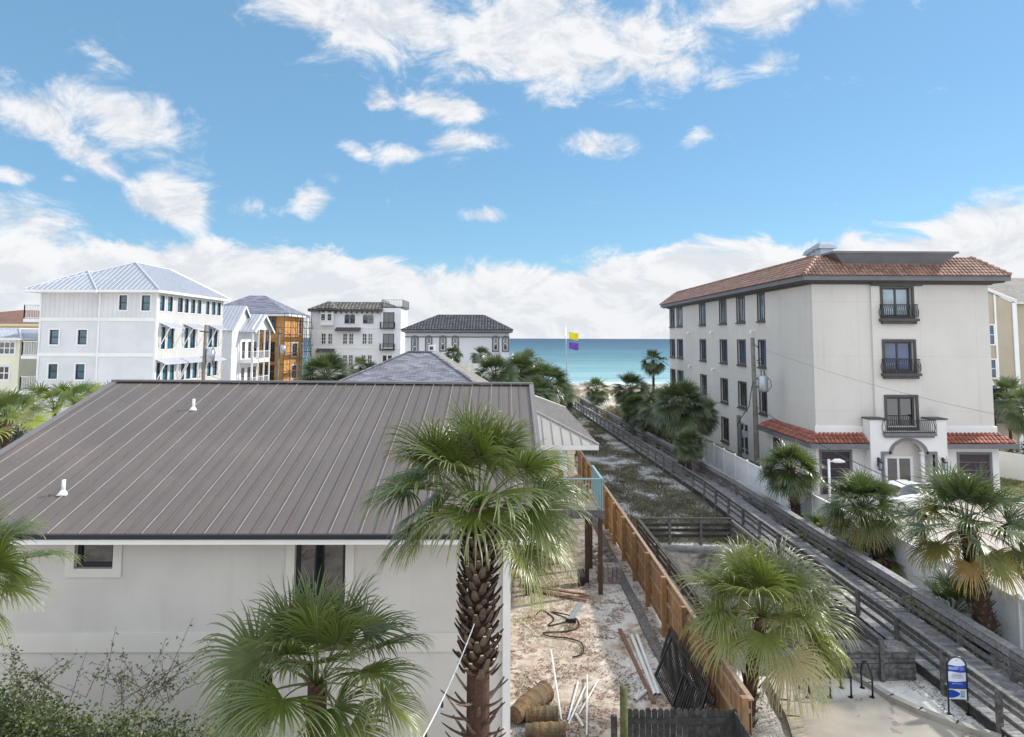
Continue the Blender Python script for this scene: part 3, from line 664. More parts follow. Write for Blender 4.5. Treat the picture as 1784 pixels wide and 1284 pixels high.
# rear wing with the small hipped roof
rw = thing('house_wing', (2, 31, 0), 'cream rear wing with a tan hipped metal roof, beyond the brown roof on the right', 'house')
make_hip(rw, -1.3, 4.25, 30.9, 47.2, 5.29, (2.7, 2.7, 2.7, 2.7), 1.18, 'roof_tan', 'seam', 'rib', sp=.42, fascia='white', fh=.22, vis=(0, 1), capr=.06)
w = MB(); facade(w, '-y', 31.5, .2, 2.55, 0, 5.1, [(1.2, 1.85, 3.4, 4.95)], .1); w.box(2.4, 2.55, 31.52, 46.5, 0, 5.1); w.box(.16, .2, 27.9, 31.5, 0, 5.1); w.build('wall', MT['cream'], rw)
window(rw, '-y', 31.5, 1.2, 1.85, 3.4, 4.95, frame='stucco_trim', pane='glass_teal', tw=.08, rec=.08)
w = MB(); w.box(2.9, 3.18, 31.0, 31.28, 3.3, 5.1); w.box(2.86, 3.22, 30.96, 31.32, 4.9, 5.08); w.build('column', MT['cream'], rw)
# raised deck with teal railing
dk = thing('raised_deck', (3, 29, 0), 'raised wooden deck with teal railing beside the cream rear wing', 'deck')
a = MB()
for k in range(20): a.c = rnd.random()*.5; a.box(.3, 4.0, 27.72+k*.19, 27.90+k*.19, 3.2, 3.245)
a.build('deck_boards', MT['cedar_pale'], dk)
a = MB(); a.c = .3; a.box(.3, 4.02, 27.66, 27.71, 2.93, 3.25); a.box(3.97, 4.02, 27.72, 31.5, 2.93, 3.25); a.box(.3, 3.95, 29.4, 29.5, 2.95, 3.19); a.build('rim_joist', MT['weathered'], dk)
for (x, y) in ((3.86, 27.8), (3.5, 29.2), (3.86, 30.9), (1.0, 27.8)): a = MB(); a.box(x-.08, x+.08, y-.08, y+.08, 0, 2.93); a.build('post', MT['deck_post'], dk)
a = MB(); 
def teal_rail(p, q, z=3.25, h=1.2):
    p = Vector((*p, z)); q = Vector((*q, z)); n = int((q-p).length/.115)
    a.beam(p+Vector((0, 0, h)), q+Vector((0, 0, h)), .09, .05); a.beam(p+Vector((0, 0, .1)), q+Vector((0, 0, .1)), .05, .04)
    for k in range(n+1): s = p.lerp(q, k/n); a.beam(s, s+Vector((0, 0, h)), .07 if k in (0, n) else .028, .07 if k in (0, n) else .028, (0, 1, 0))
teal_rail((3.93, 27.75), (3.93, 30.6)); teal_rail((.3, 27.75), (3.88, 27.75)); a.build('railing', MT['teal'], dk)
def chair(x, y, z, rz, lab):
    t = thing('deck_chair', (0, 0, 0), lab, 'chair'); 
    for nm, bx in (('seat', [(-.28, .28, -.25, .25, .38, .42)]), ('backrest', [(-.28+.115*k, -.28+.115*k+.095, .22, .26, .42, 1.0+.06*math.sin(k*1.2)) for k in range(5)]), ('armrest', [(-.36, -.26, -.3, .3, .6, .63), (.26, .36, -.3, .3, .6, .63)])):
        a = MB()
        for q in bx: a.box(*q)
        a.build(nm, MT['cedar'], t)
    for sx in (-.3, .3):
        for sy in (-.27, .24): a = MB(); a.box(sx-.03, sx+.03, sy-.03, sy+.03, 0, .6); a.build('leg', MT['cedar'], t)
    t.location = (x, y, z); t.rotation_euler.z = rz
chair(3.2, 29.6, 3.25, 2.6, 'orange brown slatted wooden chair at the railing corner of the raised deck')
chair(2.75, 30.6, 3.25, 1.9, 'orange brown slatted wooden chair by the column at the back of the raised deck')
# ================================================================== B1 big white house on the left
b1 = thing('white_house', (-36, 62, 0), 'large white four storey board sided house with pale metal roof at far left', 'house')
w = MB(); X0, X1, Y0, Y1 = -41.5, -30.95, 62., 76.5
fh_ = [(-34.35, -33.65, 12.4, 13.7), (-32.35, -31.6, 12.35, 13.7), (-40.55, -39.75, 9.3, 10.6), (-38.05, -37.25, 9.3, 10.6), (-40.5, -39.7, 6.25, 7.55), (-38.1, -37.3, 6.2, 7.55)]
facade(w, '-y', Y0+.3, X0, -36.1, 0, 14.1, [h for h in fh_ if h[0] < -36]); w.poly([(-36.1, Y0+.3, 0), (-36.1, Y0, 0), (-36.1, Y0, 14.1), (-36.1, Y0+.3, 14.1)])
facade(w, '-y', Y0, -36.1, X1, 0, 14.1, [h for h in fh_ if h[0] > -36]); w.poly([(X0, Y0+.3, 0), (X0, Y1, 0), (X0, Y1, 14.1), (X0, Y0+.3, 14.1)]); w.poly([(X0, Y1, 0), (X1, Y1, 0), (X1, Y1, 14.1), (X0, Y1, 14.1)])
w.build('wall', MT['siding'], b1)
ry = lambda px: -30.95*F/(px-877)*1.0
sw = []
for (p0, p1) in ((281.5, 290), (295, 304), (312, 321.5), (324, 331.5), (335, 343), (346, 353.5), (361, 367.5), (371, 378), (380.5, 387)): sw.append((ry(p0), ry(p1), 12.35, 13.75))
mid = [(ry(286), ry(293.5), 8.9, 10.9), (ry(297), ry(308), 8.9, 10.9), (ry(326), ry(333), 8.9, 10.9), (ry(336), ry(345), 8.9, 10.9), (ry(367), ry(374), 8.9, 10.9), (ry(376), ry(383), 8.9, 10.9)]
lowr = [(ry(p0), ry(p1), 5.9, 7.7) for p0, p1 in ((280, 287.5), (291, 300), (303, 311), (322, 328.5), (331.5, 339), (342, 350), (357, 363.5), (367, 373.5), (376.5, 384))]
w = MB(); facade(w, '+x', X1, Y0, Y1, 0, 14.1, sw+mid+lowr, .12); w.build('wall', MT['siding_v'], b1)['label'] = 'sunlit board and batten side wall'
for h in fh_: window(b1, '-y', Y0 if h[0] > -36 else Y0+.3, *h, frame='white', pane='glass_teal', tw=.13, bw=.07)
for h in sw+mid+lowr: window(b1, '+x', X1, *h, frame='white', pane='glass_teal', tw=.07, rec=.10, bw=.05)
w = MB()
for z in (11.55, 8.4, 5.3):
    w.box(X0-.03, -36.13, Y0+.24, Y0+.3, z-.16, z+.16); w.box(-36.13, X1+.03, Y0-.06, Y0-.002, z-.16, z+.16)
for x in (X0, -36.1, X1-.1): w.box(x-.04, x+.12, Y0-.055+(.3 if x == X0 else 0), Y0-.01+(.3 if x == X0 else 0), 0, 14.1)
w.box(X1+.002, X1+.05, Y0, Y0+.15, 0, 14.1); w.build('trim_board', MT['white'], b1)
make_hip(b1, -42.1, -35.7, 60.75, 70, 14.12, (3.4, 2.8, 3.3, 3.3), 1.9, 'roof_grey', 'seam', 'rib_grey', sp=.45, vis=(0,), capr=.07)
make_hip(b1, -42.15, -30.35, 61.0, 77.0, 14.15, (7.1, 4.6, 4.6, 4.6), 2.85, 'roof_grey', 'seam', 'rib_grey', sp=.45, vis=(0, 1), capr=.08)
for (px0, px1, z, out) in ((283, 310, 11.25, .95), (324, 349, 11.25, .95), (366, 386, 11.25, .95), (278, 318, 8.0, .9), (320, 352, 8.0, .9), (355, 386, 8.0, .9)):
    y0, y1 = ry(px0), ry(px1); a = MB(); a.poly([(X1+.02, y0, z), (X1+out, y0, z-.42), (X1+out, y1, z-.42), (X1+.02, y1, z)]); a.poly([(X1+.02, y0, z-.06), (X1+out, y0, z-.48), (X1+out, y1, z-.48), (X1+.02, y1, z-.06)])
    a.poly([(X1+out, y0, z-.48), (X1+out, y1, z-.48), (X1+out, y1, z-.42), (X1+out, y0, z-.42)])
    aw = a.build('awning', MT['rib_grey'], b1); s = MB(); n = int((y1-y0)/.35)
    for k in range(n+1): y = y0+(y1-y0)*k/n; s.beam((X1+.02, y, z+.02), (X1+out, y, z-.40), .03, .03)
    s.build('seam', MT['rib_grey'], aw); s = MB()
    for y in (y0+.05, y1-.05): s = MB(); s.beam((X1+.03, y, z-2.2), (X1+out-.05, y, z-.46), .06, .06); s.beam((X1+.03, y, z-2.2), (X1+.03, y, z-.1), .05, .05); s.build('bracket', MT['white'], aw)
for z in (11.6, 8.3, 5.15): balcony(b1, -43.2, X0-.01, 62.6, 66.2, z, 1.25, 'white', .3, .2)
a = MB(); a.box(-43.1, -42.95, 62.7, 62.85, 0, 4.8); a.box(-43.1, -42.95, 65.9, 66.05, 0, 4.8); a.build('post', MT['white'], b1)
a = MB(); a.box(-43.6, -42.1, 60.4, 61.6, .1, 1.5); a.box(-43.5, -42.2, 60.5, 61.5, 1.5, 1.56)
for k in range(10): a.box(-43.6, -42.1, 60.37, 60.4, .2+.13*k, .26+.13*k)
single('condenser_unit', a, MT['dark_trim'], 'dark grey air conditioning unit at the foot of the big white house', 'air conditioner')
# ---------------------------------------------------------------- far left yellow houses
yh = thing('cream_house', (-45, 66, 0), 'pale yellow clapboard house with a grey metal roof at the left edge', 'house')
w = MB(); hh = [(-47.7, -46.2, 8.3, 9.5), (-47.6, -46.6, 5.9, 7.2)]; facade(w, '-y', 66, -56, -45.7, 0, 9.85, hh, .1); w.poly([(-45.7, 66, 0), (-45.7, 76, 0), (-45.7, 76, 9.85), (-45.7, 66, 9.85)]); w.build('wall', MT['siding_cream'], yh)
window(yh, '-y', 66, *hh[0], frame='white', pane='glass_dark', tw=.16, cols=3, rows=2, bar='white', bw=.09); window(yh, '-y', 66, *hh[1], frame='white', pane='glass_dark', tw=.16, cols=2, rows=2, bar='white', bw=.09)
make_hip(yh, -57, -45.2, 65.4, 77, 9.87, (3.5, 3, 4, 4), .85, 'roof_grey', 'seam', 'rib_grey', vis=(0, 1), fascia='white')
yh2 = thing('yellow_house', (-62, 95, 0), 'yellow stucco house with a brown shingle roof behind the left edge', 'house')
w = MB(); hh = [(-65.2, -64.2, 8.2, 10.2)]; facade(w, '-y', 95, -80, -52, 0, 11.5, hh, .1); w.poly([(-52, 95, 0), (-52, 107, 0), (-52, 107, 11.5), (-52, 95, 11.5)]); w.build('wall', MT['cream_yellow'], yh2)
window(yh2, '-y', 95, *hh[0], frame='white', pane='glass_sky', tw=.15, cols=2, bar='white'); make_hip(yh2, -84, -51.2, 94.2, 108, 11.7, (14, 17, 6.5, 6.5), 2.1, 'sh_brown', None, caps=False, fascia='cream', fh=.3)
# ---------------------------------------------------------------- narrow white gabled house
gh = thing('gabled_house', (-33, 85, 0), 'narrow white house with stacked balconies and pale gabled metal roof', 'house')
gx0, gx1, gy0, gy1 = -40.5, -33.2, 85., 92.
w = MB(); w.box(gx0, gx1, gy0, gy1, 0, 11.1); w.build('wall', MT['siding_plain'], gh)
w = MB(); w.prism([(gx1-.02, gy0, 11.1), (gx1-.02, gy1, 11.1), (gx1-.02, (gy0+gy1)/2, 13.9)], (-.2, 0, 0)); w.build('gable', MT['white_wall'], gh)
def gable_roof(par, x0, x1, y0, y1, ze, zr, mat, rib, ov=.5, sp=.45):
    ym = (y0+y1)/2; sl = (zr-ze)/(ym-y0); mb = MB(); dk_ = MB()
    for (ya, s_) in ((y0, -1), (y1, 1)):
        e0 = Vector((x0, ya+s_*ov, ze-sl*ov)); e1 = Vector((x1+ov, ya+s_*ov, ze-sl*ov)); t1 = Vector((x1+ov, ym, zr)); t0 = Vector((x0, ym, zr))
        roof_face(mb, [e0, e1, t1, t0], 'seam', dk_, sp)
    r_ = mb.build('roof', MT[mat], par); dk_.build('seam', MT[rib], r_)
    b = MB()
    for (ya, s_) in ((y0, -1), (y1, 1)): b.beam((x1+ov, ya+s_*ov, ze-sl*ov-.12), (x1+ov, ym, zr-.12), .06, .26)
    b.build('rake_board', MT['white'], r_)
    return r_
gable_roof(gh, gx0, gx1, gy0, gy1, 11.1, 14.0, 'roof_grey', 'rib_grey', .35)
w = MB(); pz0, pz1 = 86.2, 94.2
w.prism([(-31.55, 87.4, 11.0), (-31.55, 94.0, 11.0), (-31.55, 90.7, 13.0)], (-.2, 0, 0)); w.build('gable', MT['white_wall'], gh)
gable_roof(gh, gx1-.5, -31.4, 87.4, 94.0, 10.9, 13.0, 'roof_grey', 'rib_grey', .35)
w = MB(); w.box(gx1, gx1+.1, 87.4, 94, 0, 11); w.build('wall', MT['white_wall'], gh)
for z in (7.2, 3.9, .8):
    balcony(gh, gx1+.1, -31.5, 87.4, 94, z, 1.0, 'white', .45, .25, ('-y', '+x', '+y'))
    for y in (88.6, 90.7, 92.7): a = MB(); a.box(gx1+.1, gx1+.13, y-.5, y+.5, z+.1, z+2.2); a.build('door', MT['glass_dark'], gh)
for y in (87.5, 89.6, 91.8, 93.9): a = MB(); a.box(-31.66, -31.5, y-.08, y+.08, 0, 11.0); a.build('column', MT['white'], gh)
# ---------------------------------------------------------------- orange house under construction
oh = thing('unfinished_house', (-38, 102, 0), 'house under construction sheathed in orange boards with slate grey roof', 'house')
ox0, ox1, oy0, oy1 = -43., -31.5, 100., 109.3
w = MB(); H1 = [(ox1-2.2, ox1-.2, 10.3, 12.4), (ox1-3.1, ox1-1.1, 6.6, 9.2), (ox1-3.2, ox1-1.0, 3.2, 6.)]
oy = lambda px: ox1*F/(px-877)
H2 = [(oy(523), oy(527), 10.6, 12.7), (oy(512.5), oy(521), 7.2, 9.1), (oy(512.5), oy(521), 3.9, 5.8), (oy(528), oy(530), 7.2, 9.)]
HF = [(-34.5, -32.8, 10.6, 12.9), (-34.6, -32.9, 6.5, 9.3), (-34.8, -32.9, 3.0, 6.0)]
facade(w, '-y', oy0, ox0, ox1, 2.3, 13.3, HF, .15); facade(w, '+x', ox1, oy0, oy1, 2.3, 13.2, H2, .15); w.poly([(ox0, oy1, 2.3), (ox1, oy1, 2.3), (ox1, oy1, 13.3), (ox0, oy1, 13.3)]); w.poly([(ox0, oy0, 2.3), (ox1, oy0, 2.3), (ox1, oy1, 2.3), (ox0, oy1, 2.3)])
w.build('wall', MT['osb'], oh)
for i, h in enumerate(H2): window(oh, '+x', ox1, *h, frame='white', pane='glass_dark', tw=.16, cols=2, rows=1, bar='weathered')
for h in HF: window(oh, '-y', oy0, *h, frame='cedar_dark', pane='glass_dark', tw=.06, cols=2, rows=1, bar='cedar')
make_hip(oh, ox0-.8, ox1+.8, oy0-.8, oy1+.8, 13.3, (5.4, 5.4, 5.4, 5.4), 3.0, 'sh_slate', None, caps=False, fascia='white', fh=.25)
for x in (ox0+.3, (ox0+ox1)/2, ox1-.3):
    for y in (oy0+.3, (oy0+oy1)/2, oy1-.3): a = MB(); a.box(x-.2, x+.2, y-.2, y+.2, 0, 2.3); a.build('post', MT['weathered'], oh)
sca_ = thing('scaffolding', (ox1+1.0, 104, 0), 'metal scaffolding frames with planks round the orange unfinished house', 'scaffolding')
lv = [0, 2.6, 5.2, 7.8, 10.4, 12.4]
cols_ = [(x, y) for x in (-38.2, -36.) for y in (99.4, 98.4)]+[(-33.6, 99.4), (-33.6, 98.4)]+[(ox1+o, y) for y in (98.6, 101.6, 104, 106.4, 108.8, 111.4) for o in (.35, 1.3)]
for i in range(0, len(cols_), 2):
    a = MB()
    for (x, y) in cols_[i:i+2]: a.tube([(x, y, 0), (x, y, 13.3)], .05, 5)
    for z in lv[1:]: a.tube([(cols_[i][0], cols_[i][1], z), (cols_[i+1][0], cols_[i+1][1], z)], .04, 4); a.tube([(cols_[i][0], cols_[i][1], z-1), (cols_[i+1][0], cols_[i+1][1], z-1)], .03, 4)
    a.build('frame', MT['dark_trim'], sca_)
a = MB()
for i in range(0, len(cols_)-2, 2):
    for k in range(len(lv)-1):
        x, y = cols_[i+1]; x2, y2 = cols_[i+3]
        a.tube([(x, y, lv[k]), (x2, y2, lv[k+1])] if k % 2 else [(x, y, lv[k+1]), (x2, y2, lv[k])], .028, 4)
        a.tube([(x, y, lv[k+1]+1), (x2, y2, lv[k+1]+1)], .028, 4)
a.build('brace', MT['dark_trim'], sca_)
for z in lv[1:-1]: a = MB(); a.box(-38.2, ox1, 98.5, 99.3, z-.06, z); a.box(ox1+.4, ox1+1.2, 99, 111.5, z-.06, z); a.build('plank', MT['cedar_dark'], sca_)
# ---------------------------------------------------------------- white mediterranean house
mh = thing('mediterranean_house', (-23, 110, 0), 'white four storey house with olive tile roof and arched windows, centre left', 'house')
mx = lambda px: (px-877)/F*110
w = MB(); w.box(mx(543), mx(666), 110, 124, 0, 14.3); w.box(mx(666), mx(700), 109.6, 117, 0, 14.7); w.box(mx(562), mx(584), 109.3, 110, 11.9, 14.2); w.build('wall', MT['white_wall'], mh)
w = MB()
for z in (11.55, 8.35, 4.9): w.box(mx(543)-.05, mx(666), 109.93, 109.995, z-.1, z+.1); w.box(mx(666)-.02, mx(700)+.05, 109.53, 109.595, z-.1, z+.1)
w.build('floor_band', MT['white'], mh)
make_hip(mh, mx(540), mx(668), 109.2, 125, 14.35, (2.4, .1, 2.4, 2.4), 1.25, 'tile_olive', 'tile', sp=.55, tl=.6, vis=(0,), fascia='dark_trim', fh=.25, capr=.12)
make_hip(mh, mx(558), mx(590), 108.6, 112.6, 14.5, (1.3, 1.3, 1.3, 1.3), 1.1, 'tile_olive', 'tile', sp=.55, tl=.6, vis=(0, 1), fascia='dark_trim', fh=.2, capr=.1)
for px, z0, z1 in ((606, 12.2, 13.7), (615.5, 12.2, 13.7), (638, 12.2, 13.7), (647.5, 12.2, 13.7)): arch_window(mh, '-y', 110, mx(px), .8, z0, z1, 'white', 'glass_dark', bar='dark_trim', tw=.1)
def flatwin(par, pl, cx, w_, z0, z1, frame='white', pane='glass_dark', cols=2, rows=3, bar='white', tw=.1):
    """a window set proud in a moulded frame"""
    a = MB(); 
    for q in ((cx-w_/2-tw, cx+w_/2+tw, z1, z1+tw), (cx-w_/2-tw, cx+w_/2+tw, z0-tw, z0), (cx-w_/2-tw, cx-w_/2, z0, z1), (cx+w_/2, cx+w_/2+tw, z0, z1)): fb(a, '-y', pl, *q, 0, .08)
    wd = a.build('window', MT[frame], par); a = MB(); fb(a, '-y', pl, cx-w_/2, cx+w_/2, z0, z1, 0, .02); a.build('pane', MT[pane], wd); a = MB()
    for k in range(1, cols): x_ = cx-w_/2+w_*k/cols; fb(a, '-y', pl, x_-.025, x_+.025, z0, z1, .02, .05)
    for k in range(1, rows): z_ = z0+(z1-z0)*k/rows; fb(a, '-y', pl, cx-w_/2, cx+w_/2, z_-.025, z_+.025, .02, .046)
    if a.v: a.build('sash', MT[bar], wd)
for px, z0, z1, pl in ((566.5, 12.7, 13.7, 109.3), (577.5, 12.7, 13.7, 109.3), (566.5, 13.9, 14.1, 109.3), (577.5, 13.9, 14.1, 109.3), (566.5, 9.0, 10.6, 110), (578, 9., 10.6, 110), (603.5, 9., 10.6, 110), (614, 9., 10.6, 110), (637, 9., 10.6, 110), (647, 9., 10.6, 110),
              (564.5, 6.2, 7.3, 110), (576, 6.2, 7.3, 110), (604, 5.6, 7.2, 110), (614, 5.6, 7.2, 110), (636, 5.4, 7.2, 110), (646.5, 5.4, 7.2, 110), (673, 6.2, 7.2, 109.6), (682, 6.2, 7.2, 109.6)):
    flatwin(mh, pl, mx(px), .62, z0, z1, rows=3 if z1-z0 > 1.2 else 1, cols=1 if z1-z0 < 1.2 else 2)
for z0, z1 in ((11.6, 13.9), (8.2, 10.5)):
    flatwin(mh, 109.6, mx(679), 1.5, z0, z1, 'dark_trim', 'glass_dark', 2, 1, 'black_frame', .12); balcony(mh, mx(665), mx(690), 108.9, 109.58, z0-.1, .95, 'black', .12, .2, ('-x', '-y', '+x'))
for (p0, p1, z) in ((588, 630, 11.3), (556, 586, 7.9)):
    a = MB(); a.poly([(mx(p0), 109.98, z+.35), (mx(p1), 109.98, z+.35), (mx(p1)+.1, 109.0, z-.25), (mx(p0)-.1, 109.0, z-.25)]); a.poly([(mx(p0)-.1, 109.0, z-.25), (mx(p1)+.1, 109.0, z-.25), (mx(p1), 109.98, z-.3), (mx(p0), 109.98, z-.3)]); a.build('awning', MT['dark_trim'], mh)
a = MB()
for px in range(560, 668, 9): a.box(mx(px)-.09, mx(px)+.09, 109.5, 109.98, 13.85, 14.1)
a.build('corbel', MT['dark_trim'], mh)
balcony(mh, mx(666), mx(703), 109.6, 116.8, 14.9, 1.1, 'dark_trim', .18, .25, ('-x', '-y', '+x'), 'roof_terrace')
# ---------------------------------------------------------------- white house with dark tile hip roof
th_ = thing('villa', (-5.6, 85, 0), 'white house with black tile hipped roof and grey framed arched windows, centre', 'house')
tx = lambda px: (px-877)/F*85
w = MB(); w.box(tx(707), tx(887.5), 85, 95, 0, 10.85); w.build('wall', MT['white_wall'], th_)
w = MB(); w.box(tx(707)-.04, tx(887.5)+.04, 84.93, 84.99, 10.05, 10.18); w.box(tx(705), tx(889), 84.85, 84.925, 10.6, 10.86); w.build('cornice', MT['grey_trim'], th_)
make_hip(th_, tx(701.5), tx(893.5), 84.2, 95.8, 10.95, (4.2, 3.7, 3.6, 3.6), 1.9, 'tile_dark', 'tile', sp=.36, tl=.42, vis=(0, 1), fascia='grey_trim', fh=.25, capr=.09)
for px, z0, z1 in ((724, 7.75, 10.1), (748, 8.5, 10.1), (772.5, 8.5, 10.1), (794, 8.5, 10.1), (864, 8.5, 10.1), (881, 8.5, 10.1)): arch_window(th_, '-y', 85, tx(px), .5 if z0 > 8 else .55, z0, z1, 'grey_trim', 'glass_dark', tw=.2)
for px, py in ((743, 567), (785, 556), (807, 562), (829, 563), (827, 568)):
    p = D(px, py+4, 87.5); a = MB(); a.tube([p+Vector((0, 0, -.1)), p+Vector((0, 0, .6))], .07, 8); a.tube([p+Vector((-.1, 0, .6)), p+Vector((.1, 0, .6))], .09, 8); a.build('vent_pipe', MT['grey_trim'], th_)
# ---------------------------------------------------------------- grey shingle roofed house
sh_ = thing('shingle_house', (-6, 48, 0), 'low house whose grey shingle hipped roof shows just beyond the brown ridge', 'house')
w = MB(); w.box(-12.5, -.6, 44.6, 57, 0, 5.9); w.build('wall', MT['cream'], sh_)
A, B = D(712, 613, 50.), D(752, 613, 50.); A.z = B.z = (A.z+B.z)/2; c0 = Vector((-13.2, 44, 6.0)); c1 = Vector((-.1, 44, 6.0)); c2 = Vector((-.9, 58, 6.2)); c3 = Vector((-13.2, 58, 6.0)); A2 = A+Vector((0, 4, 0)); B2 = B+Vector((0, 4, 0))
m_ = MB(); roof_face(m_, [c0, c1, B, A]); roof_face(m_, [c3, c0, A, A2]); m_.poly([A, B, B2, A2]); m_.poly([c2, c3, A2, B2]); sr = m_.build('roof', MT['sh_grey'], sh_)
m_ = MB(); roof_face(m_, [c1, c2, B2, B]); m_.build('roof', MT['sh_tan'], sh_); m_ = MB()
for a_, b_ in ((c0, A), (A, B), (c1, B)): m_.beam(a_+Vector((0, 0, .03)), b_+Vector((0, 0, .03)), .25, .04)
m_.build('ridge_cap', MT['sh_grey'], sr); m_ = MB(); m_.beam(c0-Vector((0, 0, .14)), c1-Vector((0, 0, .14)), .05, .25); m_.beam(c1-Vector((0, 0, .14)), c2-Vector((0, 0, .14)), .05, .25); m_.build('fascia', MT['white'], sr)
th2 = thing('tin_roof_house', (-4, 66, 0), 'low house with a pale tan metal roof in front of the black tiled villa', 'house')
w = MB(); w.box(-9.5, .3, 70, 76, 0, 6.2); w.build('wall', MT['white_wall'], th2); m_ = MB(); dk_ = MB(); roof_face(m_, [(-12.5, 69, 6.15), (.6, 69, 6.15), (.6, 74, 7.3), (-12.5, 74, 7.3)], 'seam', dk_, .6); m_.poly([(-12.5, 74, 7.3), (.6, 74, 7.3), (.6, 79, 6.15), (-12.5, 79, 6.15)])
r_ = m_.build('roof', MT['roof_tan'], th2); dk_.build('seam', MT['rib'], r_)
p0 = D(746, 620, 60); p1 = D(757, 601, 60)
cb_ = thing('chimney_box', (p0.x, 60, p0.z), 'small white rooftop cupola with a dark louvre behind the grey shingle ridge', 'cupola')
a = MB(); a.box(p0.x, p1.x, 60, 61, 7.4, p1.z); a.build('body', MT['white'], cb_); a = MB(); a.box(p0.x+.12, p1.x-.12, 59.97, 60, p1.z-.42, p1.z-.14); a.build('louvre', MT['dark_trim'], cb_); a = MB(); a.box(p1.x+.03, p1.x+.12, 59.95, 60.05, 6.4, p1.z+.1); a.build('pipe', MT['white'], cb_)
# ================================================================== big building on the right
eb = thing('apartment_building', (26, 45, 0), 'big pale grey four storey building with red tile roof at right', 'building')
EX0, EX1, EY0, EY1 = 20.3, 32.0, 45., 84.
FW = [(24.9, 26.8, 11.5, 13.4), (24.9, 26.8, 7.95, 9.85), (24.9, 26.8, 4.3, 6.25)]
SY = [(81.5, 83.6), (77.9, 80.2), (69.0, 70.9), (62.5, 64.3), (57.7, 59.5), (53.3, 54.6)]
SZ = [(11.5, 13.5), (7.9, 9.85), (4.3, 6.3), (.75, 2.75)]
sh_l = [(a, b, c, d) for (a, b) in SY for (c, d) in SZ if not (a < 54 and c < 1)]
w = MB(); facade(w, '-x', EX0, EY0, EY1, 0, 13.95, sh_l, .3); w.poly([(EX0, EY1, 0), (EX1, EY1, 0), (EX1, EY1, 14), (EX0, EY1, 14)]); w.poly([(EX1, EY0, 0), (EX1, EY1, 0), (EX1, EY1, 14), (EX1, EY0, 14)])
facade(w, '-y', EY0, EX0, 24.15, 0, 13.95); facade(w, '-y', EY0-.14, 24.15, 27.45, 0, 13.95, FW, .3); facade(w, '-y', EY0, 27.45, EX1, 0, 13.95)
w.poly([(24.15, EY0, 0), (24.15, EY0-.14, 0), (24.15, EY0-.14, 13.95), (24.15, EY0, 13.95)]); w.poly([(27.45, EY0, 0), (27.45, EY0-.14, 0), (27.45, EY0-.14, 13.95), (27.45, EY0, 13.95)])
w.build('wall', MT['e_wall'], eb)
w = MB()
w.poly([(20.3, 44.98, 0), (20.45, 44.98, 0), (20.45, 44.98, 4.5), (20.3, 44.98, 4.5)])
facade(w, '-y', 44.9, EX0-.1, 23.4, 0, 4.35, [(20.55, 22.4, -.1, 2.75)], .06); facade(w, '-y', 44.9, 28.2, EX1+.1, 0, 4.35, [(29.5, 31.5, -.1, 2.6)], .06)
w.poly([(EX0-.1, 44.9, 4.35), (EX1+.1, 44.9, 4.35), (EX1+.1, 45, 4.4), (EX0-.1, 45, 4.4)]); facade(w, '-x', EX0-.1, 44.9, 52.5, 0, 3.4, [(50.6, 51.8, 1.4, 2.6)], .09)
w.build('wall', MT['e_low'], eb)['label'] = 'white ground floor wall below the tile awnings'
for (a, b, c, d) in FW:
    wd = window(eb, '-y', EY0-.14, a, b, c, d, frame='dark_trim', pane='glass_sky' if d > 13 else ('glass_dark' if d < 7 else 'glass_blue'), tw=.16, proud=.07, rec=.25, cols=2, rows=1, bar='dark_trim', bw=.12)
    if d > 7: s = MB(); s.box(a-.3, b+.3, EY0-.5, EY0-.145, c-.32, c-.14); s.box(a-.18, b+.18, EY0-.4, EY0-.145, c-.5, c-.32); s.build('sill', MT['dark_trim'], wd)
def bowed_rail(par, x0, x1, y0, y1, z0, h, mat='black', n=18, bow=.12):
    a = MB()
    def bal(px, py, ox, oy):
        pts = [Vector((px+ox*bow*math.sin(math.pi*min(1, f*1.25))*(1-f*.3), py+oy*bow*math.sin(math.pi*min(1, f*1.25))*(1-f*.3), z0+h*f)) for f in (0, .2, .4, .6, .8, 1)]
        a.tube(pts, .018, 5)
    for k in range(n+1): bal(x0+(x1-x0)*k/n, y0, 0, -1)
    for y in np.linspace(y0, y1, 4)[1:]: bal(x0, y, -1, 0); bal(x1, y, 1, 0)
    for z in (z0+.03, z0+h): a.beam((x0, y0, z), (x1, y0, z), .05, .045, ext=.02); a.beam((x0, y0, z), (x0, y1, z), .05, .045); a.beam((x1, y0, z), (x1, y1, z), .05, .045)
    return a.build('balcony_railing', MT[mat], par)
bowed_rail(eb, 24.72, 26.98, EY0-.5, EY0-.15, 11.42, .85); bowed_rail(eb, 24.72, 26.98, EY0-.5, EY0-.15, 7.87, .85)
for (a, b) in SY:
    for (c, d) in SZ:
        if a < 54 and c < 1: continue
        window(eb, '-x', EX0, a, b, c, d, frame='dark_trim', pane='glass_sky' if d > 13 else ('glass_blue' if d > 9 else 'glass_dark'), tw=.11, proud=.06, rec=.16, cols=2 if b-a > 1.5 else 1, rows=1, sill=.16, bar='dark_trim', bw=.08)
window(eb, '-x', EX0-.1, 50.6, 51.8, 1.4, 2.6, frame='dark_trim', pane='glass_dark', tw=.12, proud=.03, rec=.08, bar='dark_trim', rows=1)
for (px, z) in ((1202, 10.6), (1243, 10.6), (1315, 10.6), (1204, 7.1), (1245, 7.1)):
    y = EX0*F/(px-877); a = MB(); a.tube([(EX0, y, z), (EX0-.25, y, z+.05), (EX0-.32, y, z-.15)], .09, 8); a.build('vent', MT['white'], eb)
